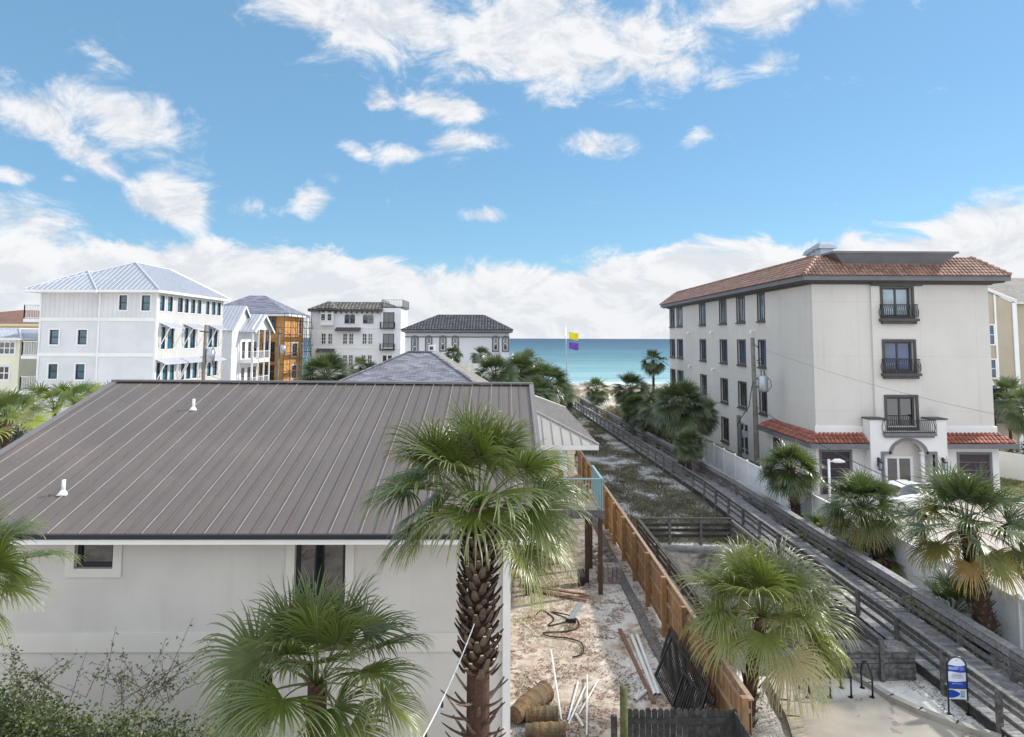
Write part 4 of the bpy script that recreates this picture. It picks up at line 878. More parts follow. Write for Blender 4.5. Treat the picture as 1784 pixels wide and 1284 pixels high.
for (a, b, z1, f) in ((20.55, 22.4, 2.75, 0), (29.5, 31.5, 2.6, 1)):
    g = MB(); fb(g, '-y', 44.9, a-.14, a, 0, z1+.14, -.02, .05); fb(g, '-y', 44.9, b, b+.14, 0, z1+.14, -.02, .05); fb(g, '-y', 44.9, a, b, z1, z1+.14, -.02, .05); gd = g.build('garage_door', MT['grey_trim'], eb)
    g = MB()
    for k in range(5): g.box(a, b, 44.95, 44.98, .03+z1/5*k, z1/5*(k+1))
    g.build('panel', simple('garage_panel', (.05, .035, .045), .6, .2), gd)
# tile awnings
def tile_awning(par, pts, fas):
    m_ = MB(); roof_face(m_, pts, 'tile', m_, .27, .34); r_ = m_.build('tile_awning', MT['tile_red2'], par)
    f_ = MB(); f_.beam(fas[0], fas[1], .08, .3); f_.poly([fas[0], fas[1], (fas[1][0], 45, fas[1][2]), (fas[0][0], 45, fas[0][2])]); f_.build('fascia', MT['grey_trim'], r_); return r_
tile_awning(eb, [(19.55, 44.15, 3.4), (23.3, 44.15, 3.4), (23.3, 45, 3.95), (20.3, 45, 3.95)], [(19.55, 44.15, 3.22), (23.3, 44.15, 3.22)])
tile_awning(eb, [(28.2, 44.15, 3.4), (32.9, 44.15, 3.4), (32.1, 45, 3.95), (28.2, 45, 3.95)], [(28.2, 44.15, 3.22), (32.9, 44.15, 3.22)])
m_ = MB(); roof_face(m_, [(19.55, 53.3, 3.4), (19.55, 44.15, 3.4), (20.3, 45, 3.95), (20.3, 52.3, 3.95)], 'tile', m_, .27, .34); roof_face(m_, [(20.3, 53.3, 3.4), (19.55, 53.3, 3.4), (20.3, 52.3, 3.95), (20.3, 52.3, 3.95)])
r_ = m_.build('tile_awning', MT['tile_red2'], eb); f_ = MB(); f_.beam((19.57, 44.2, 3.22), (19.57, 53.2, 3.22), .08, .3); f_.build('fascia', MT['grey_trim'], r_)
a = MB(); a.beam((20.3, 44.1, 4.0), (19.5, 44.1, 3.5), .05, .05); 
# portico
w = MB(); PXa, PXb, PYf = 23.3, 28.2, 44.0
ox0_, ox1_ = 24.1, 27.35; cx_ = 25.7; rr_ = 1.05; zs_ = 2.75
w.box(PXa, ox0_, PYf, 44.88, 0, 4.1); w.box(ox1_, PXb, PYf, 44.88, 0, 4.1); w.box(PXa, 24.35, PYf, 44.88, 4.1, 4.9); w.box(27.15, PXb, PYf, 44.88, 4.1, 4.9)
# spandrel over the arch, as a prism with the arch cut
top = [(ox0_, 4.1), (ox0_, zs_), (cx_-rr_, zs_)]+[(cx_-rr_*math.cos(math.pi*k/14), zs_+.8*rr_*math.sin(math.pi*k/14)) for k in range(1, 14)]+[(cx_+rr_, zs_), (ox1_, zs_), (ox1_, 4.1)]
for i in range(1, len(top)-2):
    (xa, za), (xb, zb) = top[i], top[i+1]
    if abs(xb-xa) > 1e-4: w.prism([(xa, PYf+.002, za), (xb, PYf+.002, zb), (xb, PYf+.002, 4.1), (xa, PYf+.002, 4.1)], (0, .4, 0))
w.box(ox0_, ox1_, PYf+.4, 44.88, 3.75, 4.1)
w.build('portico', MT['e_low'], eb)
w = MB(); w.box(PXa-.06, 24.38, PYf-.08, 44.9, 4.905, 5.0); w.box(27.1, PXb+.06, PYf-.08, 44.9, 4.905, 5.0); w.build('coping', MT['dark_trim'], eb)
w = MB(); w.box(24.1, 27.4, PYf-.3, PYf-.003, 3.93, 4.1); w.box(24.2, 27.3, PYf-.2, PYf-.003, 3.8, 3.93); w.build('balcony_sill', MT['grey_trim'], eb)
bowed_rail(eb, 24.15, 27.4, PYf-.2, PYf+.35, 4.12, .78, n=26, bow=.1)
w = MB(); bw_ = .17
w.box(ox0_-bw_, ox0_, PYf-.05, PYf+.2, 0, zs_+bw_); w.box(ox1_, ox1_+bw_, PYf-.05, PYf+.2, 0, zs_+bw_)
w.box(ox0_, cx_-rr_-bw_*.5, PYf-.05, PYf-.004, zs_, zs_+bw_); w.box(cx_+rr_+bw_*.5, ox1_, PYf-.05, PYf-.004, zs_, zs_+bw_)
for k in range(14):
    a0, a1 = math.pi*k/14, math.pi*(k+1)/14; q = lambda r_, an: (cx_-r_*math.cos(an), PYf-.05, zs_+.8*r_*math.sin(an)); w.prism([q(rr_, a0), q(rr_, a1), q(rr_+bw_*1.3, a1), q(rr_+bw_*1.3, a0)], (0, .05, 0))
w.build('arch_surround', MT['grey_trim'], eb)
w = MB(); w.box(24.55, 26.45, 44.80, 44.88, 0, 2.5); dr = w.build('entrance_door', MT['white'], eb)
for x in (24.7, 25.55): w = MB(); w.box(x, x+.68, 44.775, 44.80, .25, 2.35); w.build('pane', MT['glass_dark'], dr)
w = MB(); w.tube([(26.75, 44.3, 0), (26.75, 44.3, 2.7)], .13, 14); w.box(26.58, 26.92, 44.13, 44.47, 2.7, 2.85); w.build('column', MT['white'], eb, True); w = MB(); w.tube([(24.35, 44.3, 0), (24.35, 44.3, 2.7)], .13, 14); w.build('column', MT['white'], eb, True)
def lantern(x, lab=None):
    l_ = MB(); l_.box(x-.07, x+.07, PYf-.05, PYf-.001, 2.0, 2.55); l_.beam((x, PYf-.03, 2.45), (x, PYf-.25, 2.5), .04, .04); l_.box(x-.02, x+.02, PYf-.27, PYf-.23, 2.3, 2.5)
    for sx in (-.1, .08):
        for sy in (-.35, -.17): l_.box(x+sx, x+sx+.02, PYf+sy, PYf+sy+.02, 1.85, 2.25)
    l_.box(x-.12, x+.12, PYf-.37, PYf-.13, 2.25, 2.32); l_.box(x-.1, x+.1, PYf-.35, PYf-.15, 1.8, 1.86); o = l_.build('wall_lantern', MT['black'], eb)
    l_ = MB(); l_.box(x-.075, x+.075, PYf-.325, PYf-.175, 1.87, 2.24); l_.build('lamp_glass', MT['glass_sky'], o)
lantern(23.75); lantern(27.85)
# main tile roof
zt = 14.12
faces, top = hip_roof(19.45, 33.0, 44.15, 85.2, zt, 1.6, 1.6, 1.6, 1.6, 1.35)
m_ = MB(); roof_face(m_, faces[0], 'tile', m_, .26, .32); roof_face(m_, faces[3], 'tile', m_, .27, .34); roof_face(m_, faces[1]); roof_face(m_, faces[2]); er = m_.build('roof', MT['tile_red'], eb)
m_ = MB(); m_.poly(top); m_.build('flat_roof', MT['dark_trim'], er)
m_ = MB(); c4 = [Vector((19.45, 44.15, zt)), Vector((33.0, 44.15, zt)), Vector((33, 85.2, zt)), Vector((19.45, 85.2, zt))]
for a_, b_ in list(zip(c4, top))+[(top[0], top[3])]:
    n = int((b_-a_).length/.4)+1
    for k in range(n): m_.c = rnd.random(); p, q = a_.lerp(b_, k/n), a_.lerp(b_, (k+1)/n); m_.tube([p+Vector((0, 0, .09)), q+Vector((0, 0, .05))], [.15, .11], 7)
m_.build('ridge_cap', MT['tile_red'], er)
m_ = MB(); m_.box(19.5, 33, 44.2, 44.3, 13.82, 14.12); m_.box(19.5, 19.6, 44.3, 85.1, 13.82, 14.12); m_.box(32.9, 33, 44.3, 85.1, 13.82, 14.12); m_.box(19.6, 32.9, 85.0, 85.1, 13.82, 14.12); m_.build('fascia', MT['grey_trim'], er)
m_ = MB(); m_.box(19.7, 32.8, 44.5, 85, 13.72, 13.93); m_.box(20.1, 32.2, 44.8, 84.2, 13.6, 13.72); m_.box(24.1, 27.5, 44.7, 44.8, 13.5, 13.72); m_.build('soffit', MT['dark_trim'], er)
# dark mansard parapet on the roof
m_ = MB(); y_ = 44.75
fr = [(22.4, y_+.1, 14.55), (29.1, y_+.1, 14.55), (29.1, y_+.1, 14.95), (22.4, y_+.1, 14.95)]
m_.box(22.4, 29.1, 45.0, 50, 14.4, 15.0); m_.box(29.0, 29.1, 45, 50, 15, 15.6)
m_.add([(22.4, 45.0, 15.0), (29.1, 45.0, 15.0), (29.75, 44.55, 15.62), (21.7, 44.55, 15.62), (21.7, 50, 15.62), (22.4, 50, 15.0), (29.75, 50, 15.62), (29.1, 50, 15.0)], [(0, 1, 2, 3), (0, 3, 4, 5), (1, 7, 6, 2), (3, 2, 6, 4)])
m_.box(21.6, 29.85, 44.45, 50.1, 15.62, 15.76); m_.build('roof_parapet', MT['grey_trim'], er)
hd = thing('exhaust_hood', (23, 54, 15.4), 'galvanised exhaust hoods poking above the red tile roof ridge', 'roof vent')
for i, (x, y) in enumerate(((22.0, 46.7), (22.35, 48.2), (22.7, 49.7))):
    a = MB(); q = [(x-.35, 15.4), (x-.35, 16.0)]; a.box(x-.42, x+.42, y-.42, y+.42, 15.4, 16.15); a.add([(x-.62, y-.62, 16.15), (x+.62, y-.62, 16.15), (x+.62, y+.62, 16.15), (x-.62, y+.62, 16.15), (x-.52, y-.52, 16.42), (x+.52, y-.52, 16.42), (x+.52, y+.52, 16.42), (x-.52, y+.52, 16.42), (x-.34, y-.34, 16.6), (x+.34, y-.34, 16.6), (x+.34, y+.34, 16.6), (x-.34, y+.34, 16.6)],
        [(0, 1, 5, 4), (1, 2, 6, 5), (2, 3, 7, 6), (3, 0, 4, 7), (4, 5, 9, 8), (5, 6, 10, 9), (6, 7, 11, 10), (7, 4, 8, 11), (8, 9, 10, 11), (0, 1, 2, 3)]); a.build('hood', MT['galv'], hd)
# ---------------------------------------------------------------- beige building at the right edge
be = thing('beige_building', (48, 62, 0), 'beige four storey building with grey shingle roof at the right edge', 'building')
w = MB(); w.box(42.5, 46.5, 62, 80, 0, 13.3); w.box(46.5, 70, 62.6, 80, 0, 13.3); w.prism([(42.5, 62, 13.3), (46.5, 62, 13.3), (42.5, 62, 15.0)], (0, .4, 0)); w.build('wall', MT['beige'], be)
w = MB(); w.box(46.2, 46.6, 61.9, 61.99, 0, 13.35); w.box(44.55, 44.72, 61.92, 61.99, 4.3, 14.1); w.beam((43, 61.9, 14.95), (46.6, 61.9, 13.5), .14, .28); w.beam((46.5, 62.2, 13.42), (60, 62.2, 13.42), .2, .3); w.box(43, 46.4, 61.9, 61.98, 4.1, 4.4); w.build('trim_board', MT['white'], be)
m_ = MB(); roof_face(m_, [(46.4, 61.8, 13.55), (70, 61.8, 13.55), (70, 71, 16.2), (43, 71, 16.6)]); m_.poly([(46.4, 61.8, 13.55), (43, 71, 16.6), (42.3, 61.8, 15.1)]); m_.build('roof', MT['sh_tan'], be)
for z0, z1 in ((9.6, 11.3), (6.6, 8.2), (3.9, 5.9)): flatwin(be, 61.98, 43.85, 1.1, z0, z1, 'white', 'glass_teal', 1, 2, 'white', .12)
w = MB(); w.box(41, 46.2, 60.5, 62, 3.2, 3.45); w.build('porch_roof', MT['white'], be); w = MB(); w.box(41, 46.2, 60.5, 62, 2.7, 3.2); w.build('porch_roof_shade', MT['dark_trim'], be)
# ================================================================== boardwalk
bw = thing('boardwalk', (13.5, 17, 0), 'long weathered grey timber boardwalk with post and rail sides running to the beach', 'boardwalk')
def bx(y, side):  # x of the rail at distance y; side 0 = left, 1 = right
    xl = 12.6 if y < 44 else 12.6-.0465*(y-44)
    return xl if side == 0 else xl+1.75-(.25*max(0, y-44)/61)
DZ = .38; y = 15.; a = MB(); a.jit = 0
while y < 106:
    a.c = rnd.random(); dz = rnd.uniform(-.004, .004); n = .14 if y < 60 else .28
    x0, x1 = bx(y, 0)-.16, bx(y, 1)+.1; a.box(x0+rnd.uniform(-.02, .02), x1, y, y+n-.012, DZ-.04+dz, DZ+dz); y += n
a.build('deck_boards', MT['deck'], bw)
a = MB()
for s in (0, 1, 2):
    for (ya, yb) in ((15, 44), (44, 106)):
        xa, xb = (bx(ya, 0)-.1, bx(yb, 0)-.1) if s == 0 else ((bx(ya, 1)+.06, bx(yb, 1)+.06) if s == 1 else (bx(ya, 0)+.8, bx(yb, 0)+.8)); a.beam((xa, ya, DZ-.19), (xb, yb, DZ-.19), .05, .28)
a.build('stringer', MT['old_dark'], bw)
RH = 1.25
py_ = [15.6, 17.9, 20.1, 22.4, 24.8, 27.1, 29.5, 31.8]
while py_[-1] < 104: py_.append(py_[-1]+2.3)
tm = None
for i, y in enumerate(py_):
    for s in (0, 1):
        x = bx(y, s)+(-.12 if s == 0 else .12); 
        if tm is None or i < 12: p = MB(); p.c = rnd.random(); p.box(-.055, .055, -.07, .07, -1.1, RH-.02+rnd.uniform(-.03, .03)); me_o = p.build('post', MT['weathered'], bw, org=Vector((0, 0, 0))); tm = me_o
        else: me_o = tm.copy(); C.objects.link(me_o); me_o.parent = bw; me_o.name = 'post'
        me_o.location = Vector((x, y, 0))-ORG[bw.name]; me_o.rotation_euler = (rnd.uniform(-.012, .012), rnd.uniform(-.012, .012), 0)
def rail(side, z, w_, h_, nm, off=0., mat='weathered', brk=None):
    a = MB(); ys2 = py_[::2]
    for i in range(len(ys2)-1):
        ya, yb = ys2[i]-.02, ys2[i+1]-.04; a.c = rnd.random(); o = -.05 if side == 0 else .05; j = rnd.uniform(-.012, .012)
        a.beam((bx(ya, side)+o+off, ya, z+j), (bx(yb, side)+o+off, yb, z+rnd.uniform(-.012, .012)), w_, h_)
    return a.build(nm, MT[mat], bw)
rail(0, RH, .15, .045, 'rail_cap', -.02, 'cedar_pale' if 0 else 'weathered'); rail(0, RH-.13, .04, .13, 'rail'); rail(0, .92, .04, .13, 'rail'); rail(0, .62, .04, .12, 'rail')
rail(1, RH+.02, .32, .045, 'rail_cap', .12, 'deck'); rail(1, RH-.12, .04, .18, 'rail', -.02, 'deck'); rail(1, .90, .04, .17, 'rail'); rail(1, .62, .04, .14, 'rail')
rail(1, 1.12, .30, .04, 'bench_board', .28, 'deck')
# switchback ramp beside the boardwalk
rp = thing('side_ramp', (9, 25, 0), 'dark weathered timber side ramp enclosure left of the boardwalk, half hidden by the palm', 'ramp')
def prail(par, p, q, z, n, post_up=.0, mat='old_dark', pm='weathered', lv_=(0, .3, .55, .82), pz0=-.8, capw=.14):
    p = Vector((*p, 0)); q = Vector((*q, 0)); a = MB()
    for k, d_ in enumerate(lv_): a.c = rnd.random(); a.beam(p+Vector((0, 0, z-d_)), q+Vector((0, 0, z-d_)), capw if k == 0 else .045, .05 if k == 0 else .15)
    a.build('rail', MT[mat], par)
    for k in range(n+1):
        s = p.lerp(q, k/n); a = MB(); a.c = rnd.random(); a.box(s.x-.06, s.x+.06, s.y-.09, s.y-.02 if 0 else s.y+.05, pz0, z-.03+post_up); a.build('post', MT[pm], par)
prail(rp, (6.62, 34.3), (11.2, 34.3), 1.25, 3); prail(rp, (6.6, 34.2), (6.75, 22.5), 1.25, 6); prail(rp, (11.15, 34.1), (11.15, 20.9), 1.2, 6, lv_=(0, .18, .45), mat='weathered')
a = MB()
for k in range(4): a.c = rnd.random(); a.beam((6.66+.13*k, 34.1, 1.22-.2*k), (6.9+.16*k, 22.0, 1.1-.2*k), .1, .06)
a.build('plank', MT['old_dark'], rp)
rtw = thing('retaining_wall', (11, 20.8, 0), 'low stacked timber retaining wall between the bike racks and the boardwalk', 'retaining wall')
a = MB()
for k in range(6):
    x = 9.2
    while x < 12.2: x2 = min(12.2, x+rnd.uniform(.8, 1.7)); a.c = rnd.random(); a.box(x+.01, x2-.01, 20.93+rnd.uniform(-.04, .03), 21.1, .14*k-.05, .14*k+.075+rnd.uniform(-.01, .01)); x = x2
a.build('timber', MT['weathered'], rtw); a = MB(); a.c = .2; a.box(9.2, 12.25, 20.88, 21.2, .80, .85); a.c = .9; a.box(9.3, 12.2, 21.2, 21.9, .72, .76); a.build('cap_board', MT['weathered'], rtw)
for x in (10.2, 11.4): a = MB(); a.box(x-.06, x+.06, 21.12, 21.24, -.3, .95); a.build('post', MT['weathered'], rtw)
# ================================================================== cedar fence
cf = thing('cedar_fence', (5.5, 16, 0), 'new orange brown cedar fence with square posts running beside the sandy yard', 'fence')
a = MB(); y = 16.1
while y < 52: a.c = rnd.random(); a.box(5.60+rnd.uniform(-.006, .006), 5.622+rnd.uniform(0, .006), y, y+.135, .04, 1.87+rnd.uniform(-.012, .012)); y += .142
a.build('pickets', MT['cedar'], cf)
a = MB(); a.c = .1; 
for z in (.35, 1.05, 1.62):
    y = 16.1
    while y < 52: a.c = rnd.random()*.6; a.box(5.55, 5.597, y, y+2.42, z, z+.09); y += 2.44
a.build('rail', MT['cedar_pale'], cf)
a = MB(); y = 16.1
while y < 52: a.c = rnd.random()*.4; a.box(5.56, 5.68, y, y+4.86, 1.885, 1.925); y += 4.88
a.build('top_cap', MT['cedar_pale'], cf)
y = 16.15
while y < 52:
    p = MB(); p.c = rnd.random()*.7; p.box(5.40, 5.545, y-.075, y+.075, -.1, 1.95); p.build('post', MT['cedar'], cf); y += 2.62
# ================================================================== old dark fence in the foreground
of = thing('old_fence', (4, 15.75, 0), 'old blackened dog eared picket fence across the bottom of the picture', 'fence')
x = 2.62; a = MB()
while x < 5.12:
    a.c = rnd.random(); h_ = 1.88+rnd.uniform(-.02, .02); w_ = .125; y0 = 15.78+rnd.uniform(-.006, .006)
    a.prism([(x, y0, 0), (x+w_, y0, 0), (x+w_, y0, h_-.05), (x+w_*.75, y0, h_), (x+w_*.25, y0, h_), (x, y0, h_-.05)], (0, .02, 0)); x += .136
a.build('pickets', MT['old_dark'], of); a = MB(); a.c = .2; a.box(2.6, 5.1, 15.72, 15.77, 1.60, 1.70); a.box(2.6, 5.1, 15.72, 15.77, .6, .7); a.build('rail', MT['old_dark'], of)
a = MB(); a.tube([(2.66, 15.62, 0), (2.66, 15.62, 2.42)], .085, 14); a.build('post', MT['mossy'], of, True)['label'] = 'round green mossy post'
a = MB(); a.tube([(2.45, 15.68, 0), (2.45, 15.68, 1.8)], .07, 12); a.build('post', MT['old_dark'], of, True)
a = MB(); y = 13.6
while y < 15.75: a.c = rnd.random(); a.box(5.12, 5.145, y, y+.12, 0, 1.84+rnd.uniform(-.02, .02)); y += .13
a.build('pickets', MT['old_dark'], of)
# ================================================================== white vinyl fences
wf = thing('vinyl_fence', (16.4, 17, 0), 'white vinyl privacy fence between the boardwalk palms and the paved courtyard', 'fence')
y = 12.6; k = 0
while y < 57.5:
    a = MB(); a.box(16.37, 16.41, y+.07, y+2.37, .1, 1.74); a.box(16.34, 16.44, y+.07, y+2.37, 1.74, 1.83); a.box(16.34, 16.44, y+.07, y+2.37, .04, .16); a.build('panel', MT['vinyl'], wf)
    a = MB(); a.box(16.32, 16.46, y-.07, y+.07, 0, 1.88); a.add([(16.30, y-.09, 1.88), (16.48, y-.09, 1.88), (16.48, y+.09, 1.88), (16.30, y+.09, 1.88), (16.39, y, 1.97)], [(0, 1, 4), (1, 2, 4), (2, 3, 4), (3, 0, 4)]); a.build('post', MT['white'], wf); y += 2.44
wf2 = thing('vinyl_fence', (34, 50, 0), 'white vinyl fence at the right edge behind the apartment building corner', 'fence')
pts = [(33.3, 58), (36.0, 50.5), (39, 43.2), (42, 36)]
for (p, q) in zip(pts[:-1], pts[1:]):
    n = 3
    for j in range(n):
        s0 = [p[i]+(q[i]-p[i])*j/n for i in (0, 1)]; s1 = [p[i]+(q[i]-p[i])*(j+1)/n for i in (0, 1)]
        a = MB(); a.beam((*s0, 1.0), (*s1, 1.0), .05, 1.9); a.build('panel', MT['white'], wf2); a = MB(); a.box(s0[0]-.08, s0[0]+.08, s0[1]-.08, s0[1]+.08, 0, 2.1); a.build('post', MT['white'], wf2)
# ================================================================== utility poles, wires, lamp, flag
up_ = thing('utility_pole', (18.2, 50, 0), 'tall wooden utility pole with a grey transformer in front of the apartment building', 'utility pole')
a = MB(); a.tube([(18.25, 50, 0), (18.2, 50, 5), (18.12, 50, 10.1)], [.19, .17, .14], 14); a.build('pole', MT['pole'], up_, True)
a = MB(); a.tube([(18.75, 49.85, 6.2), (18.75, 49.85, 6.35), (18.75, 49.85, 7.3), (18.75, 49.85, 7.36)], [.3, .36, .36, .3], 20); tr_ = a.build('transformer', MT['galv'], up_, True)
a = MB()
for dx in (-.1, .12): a.tube([(18.72+dx, 49.8, 7.36), (18.72+dx, 49.8, 7.75)], .035, 6)
a.box(18.3, 18.5, 49.8, 49.9, 7.1, 7.2); a.box(18.3, 18.5, 49.8, 49.9, 6.5, 6.6); a.build('bushing', MT['dark_trim'], tr_)
a = MB(); pts = [(18.75, 49.7, 7.7), (19.0, 49.7, 7.3), (19.25, 49.7, 7.0), (19.3, 49.7, 6.6), (19.0, 49.7, 6.2)]; a.tube(pts, .025, 5); a.tube([(18.2, 49.8, 9.6), (18.4, 49.75, 9.4), (18.5, 49.75, 9.3)], .03, 5)
a.tube([(18.3, 49.75, 8.4), (18.55, 49.7, 8.6), (18.7, 49.7, 8.4), (18.6, 49.7, 8.2), (18.35, 49.75, 8.3)], .03, 5); a.tube([(18.05, 49.8, 6.9), (17.9, 49.75, 6.6), (17.7, 49.8, 5.2), (17.2, 50.3, 4.2), (17.2, 51, 3.6)], .03, 5); a.build('cable', MT['black'], up_)
sp_ = thing('utility_pole', (18.7, 56, 0), 'short grey green service pole beside the tall transformer pole', 'utility pole')
a = MB(); a.tube([(18.9, 55.5, 0), (18.85, 55.5, 3.9)], .17, 12); a.build('pole', MT['pole'], sp_, True); a = MB(); a.tube([(18.9, 55.3, 3.5), (19.2, 55.2, 3.3), (19.25, 55.2, 2.9), (19.0, 55.2, 2.7)], .03, 5); a.tube([(19.2, 55.3, 0), (19.2, 55.3, 3.3)], .05, 6); a.box(19.0, 19.4, 55.1, 55.3, 2.2, 2.7); a.build('conduit', MT['galv'], sp_)
gm2 = thing('gas_meter', (19.2, 51, 0), 'yellow and grey meter pipes beside the transformer pole', 'meter'); a = MB(); a.tube([(19.0, 51, 0), (19.0, 51, 1.3)], .05, 8); a.tube([(19.3, 51, 0), (19.3, 51, 1.2)], .05, 8); a.build('pipe', simple('yellow_pipe', (.5, .32, .04), .5), gm2); a = MB(); a.box(19.0, 19.3, 50.9, 51.1, 1.3, 1.7); a.build('meter', MT['galv'], gm2)
def far_pole(px, ptop, Y, lab, tr=True):
    t_ = D(px, ptop, Y); th = thing('utility_pole', (t_.x, Y, 0), lab, 'utility pole'); a = MB(); a.tube([(t_.x-.15, Y, 0), (t_.x, Y, t_.z)], [.18, .12], 10); a.build('pole', MT['pole'], th, True)
    a = MB(); a.tube([(t_.x+.45, Y, t_.z-3.0), (t_.x+.45, Y, t_.z-1.9)], .32, 14); a.build('transformer', MT['galv'], th, True); a = MB(); a.beam((t_.x-.4, Y-.2, t_.z-.5), (t_.x+.4, Y-.2, t_.z-.6), .08, .1); a.tube([(t_.x+.6, Y-.2, t_.z-1.6), (t_.x+.9, Y-.2, t_.z-2.2), (t_.x+.7, Y-.2, t_.z-3.2)], .03, 5); a.build('crossarm', MT['dark_trim'], th); return t_
q1 = far_pole(359, 566, 56, 'dark wooden utility pole with transformer in front of the big white house'); q2 = far_pole(487, 572, 80, 'pale utility pole with transformer in front of the orange unfinished house')
def wire(p, q, sag, name, lab, r_=.015, grp=None):
    p = Vector(p); q = Vector(q); pts = [p.lerp(q, k/16)-Vector((0, 0, sag*4*(k/16)*(1-k/16))) for k in range(17)]; a = MB(); a.tube(pts, r_, 5); return single(name, a, MT['black'], lab, 'wire', grp)
wire((18.3, 49.8, 5.1), D(1784, 925, 24), .5, 'power_line', 'dark wire sagging from the transformer pole over the courtyard palms', .022)
wire((18.3, 49.8, 9.5), D(1800, 735, 31), .4, 'power_line', 'thin pale wire crossing the front of the apartment building', .007)
wire(q1-Vector((0, 0, 3.8)), D(600, 672, 48), 1.0, 'power_line', 'thin wire drooping right from the pole by the white house', .015)
wire(D(-20, 690, 42), D(200, 676, 52), .1, 'power_line', 'thin wire crossing the palms at the far left', .012)
wire(q2-Vector((0, 0, 1.0)), D(440, 606, 78), .1, 'power_line', 'upper wire running left from the pole by the orange house', .015); wire(q2-Vector((0, 0, 2.9)), D(440, 625, 78), .1, 'power_line', 'lower wire running left from the pole by the orange house', .015)
sl_ = thing('street_lamp', (19.2, 41, 0), 'white post street lamp with a flat arm in front of the left garage door', 'street lamp'); a = MB(); a.tube([(19.2, 41, 0), (19.2, 41, 2.95)], .07, 12); a.build('pole', MT['white'], sl_, True)
a = MB(); a.beam((19.2, 41, 2.8), (19.45, 41, 2.85), .06, .06); a.tube([(19.4, 41, 2.84), (19.55, 41, 2.86), (19.85, 41, 2.86), (20.15, 41, 2.8)], [.05, .12, .13, .05], 12); a.build('lamp_head', MT['white'], sl_, True)
fl = thing('flagpole', (10.83, 120, 0), 'thin pale flagpole on the dune flying a yellow flag above a purple flag', 'flagpole'); a = MB(); a.tube([(11.1, 120, 0), (10.85, 120, 12.75)], [.07, .045], 8); a.build('pole', MT['galv'], fl, True)
for (z0, z1, col, nm) in ((9.85, 11.0, (.80, .68, .01), 'yellow'), (8.1, 9.25, (.17, .06, .42), 'purple')):
    vs = []; n = 12
    for i in range(n+1):
        for j in range(7): f = i/n; vs.append((11.45+1.65*f, 120+.16*math.sin(f*7+j*.3)*f**.5, z1-(z1-z0)*j/6+(.12*math.sin(f*5+1)*(.5+f*.5))-.1*f*(j/6)))
    a = MB(); a.add(vs, [(i*7+j, (i+1)*7+j, (i+1)*7+j+1, i*7+j+1) for i in range(n) for j in range(6)]); o = a.build('flag', simple('flag_'+nm, col, .7, .08), fl, True); o['label'] = nm+' flag'
    a = MB(); a.tube([(10.93, 120, z1+.1), (11.45, 120, z1)], .015, 4); a.build('halyard', MT['galv'], fl)
# ================================================================== bike racks, sign
for i, x in enumerate((8.52, 9.12, 9.7, 10.3)):
    t_ = thing('bike_rack', (x, 20.1, 0), ['leftmost black hoop bike rack under the palm fronds', 'second black hoop bike rack from the left under the palm', 'third black hoop bike rack from the left under the palm', 'rightmost black hoop bike rack, clear of the palm beside the timber wall'][i], 'bike rack', 'black hoop bike racks on the concrete pad')
    a = MB(); pts = [(x+.02, 19.86, .08), (x+.02, 19.86, .62)]+[(x, 20.12-.26*math.cos(math.pi*k/10), .62+.28*math.sin(math.pi*k/10)) for k in range(1, 10)]+[(x-.02, 20.38, .62), (x-.02, 20.38, .08)]; a.tube(pts, .026, 10); a.build('hoop', MT['black'], t_, True)
    for (yy) in (19.86, 20.38): a = MB(); a.tube([(x, yy, .076), (x, yy, .09)], .07, 12); a.build('base_plate', MT['black'], t_)
sg = thing('information_sign', (12.1, 19.1, 0), 'blue and white arched notice sign in a black tube frame beside the boardwalk', 'sign')
W2 = .255; ang = .18
def S(u, z, o=0.): return Vector((12.22+u*math.cos(ang)+o*math.sin(ang), 19.1-u*math.sin(ang)*.4-o*math.cos(ang), z))
a = MB(); zc = 1.24; pts = [S(-W2, 0), S(-W2, zc)]+[S(-W2*math.cos(math.pi*k/12), zc+W2*math.sin(math.pi*k/12)) for k in range(1, 12)]+[S(W2, zc), S(W2, 0)]; a.tube(pts, .022, 10); a.build('frame', MT['black'], sg, True)
a = MB(); a.beam(S(-W2, .68), S(W2, .68), .02, .02); a.beam(S(-.3, .02), S(-.2, .02), .1, .02); a.beam(S(.2, .02), S(.3, .02), .1, .02); a.build('crossbar', MT['black'], sg)
blue = simple('sign_blue', (.015, .07, .42), .45, .12, 3.); swh = simple('sign_white', (.72, .76, .84), .45, .05, 3.); sdk = simple('sign_ink', (.10, .12, .25), .5)
def panel(nm, pts2, mat, o0, par): a = MB(); a.poly([S(u, z, o0) for u, z in pts2]); return a.build(nm, mat, par)
pw = W2-.02; arch = [(-pw, .70)]+[(-pw*math.cos(math.pi*k/16), zc+pw*math.sin(math.pi*k/16)) for k in range(17)]+[(pw, .70)]
bp = MB(); bp.prism([S(u, z, .0) for u, z in arch], S(0, 0, -.012)-S(0, 0, 0)); bp = bp.build('panel', swh, sg)
wav = lambda z, am, ph: [(-pw+2*pw*k/14, z+am*math.sin(ph+math.pi*1.6*k/14)) for k in range(15)]
panel('blue_band', wav(1.27, .018, 1.8)+wav(1.10, .016, 1.2)[::-1], blue, .004, bp); panel('blue_band', wav(.855, .014, 2.6)+[(pw, .70), (-pw, .70)], blue, .004, bp)
panel('screw', [(.0+.012*math.cos(k), 1.40+.012*math.sin(k)) for k in range(6)], sdk, .006, bp)
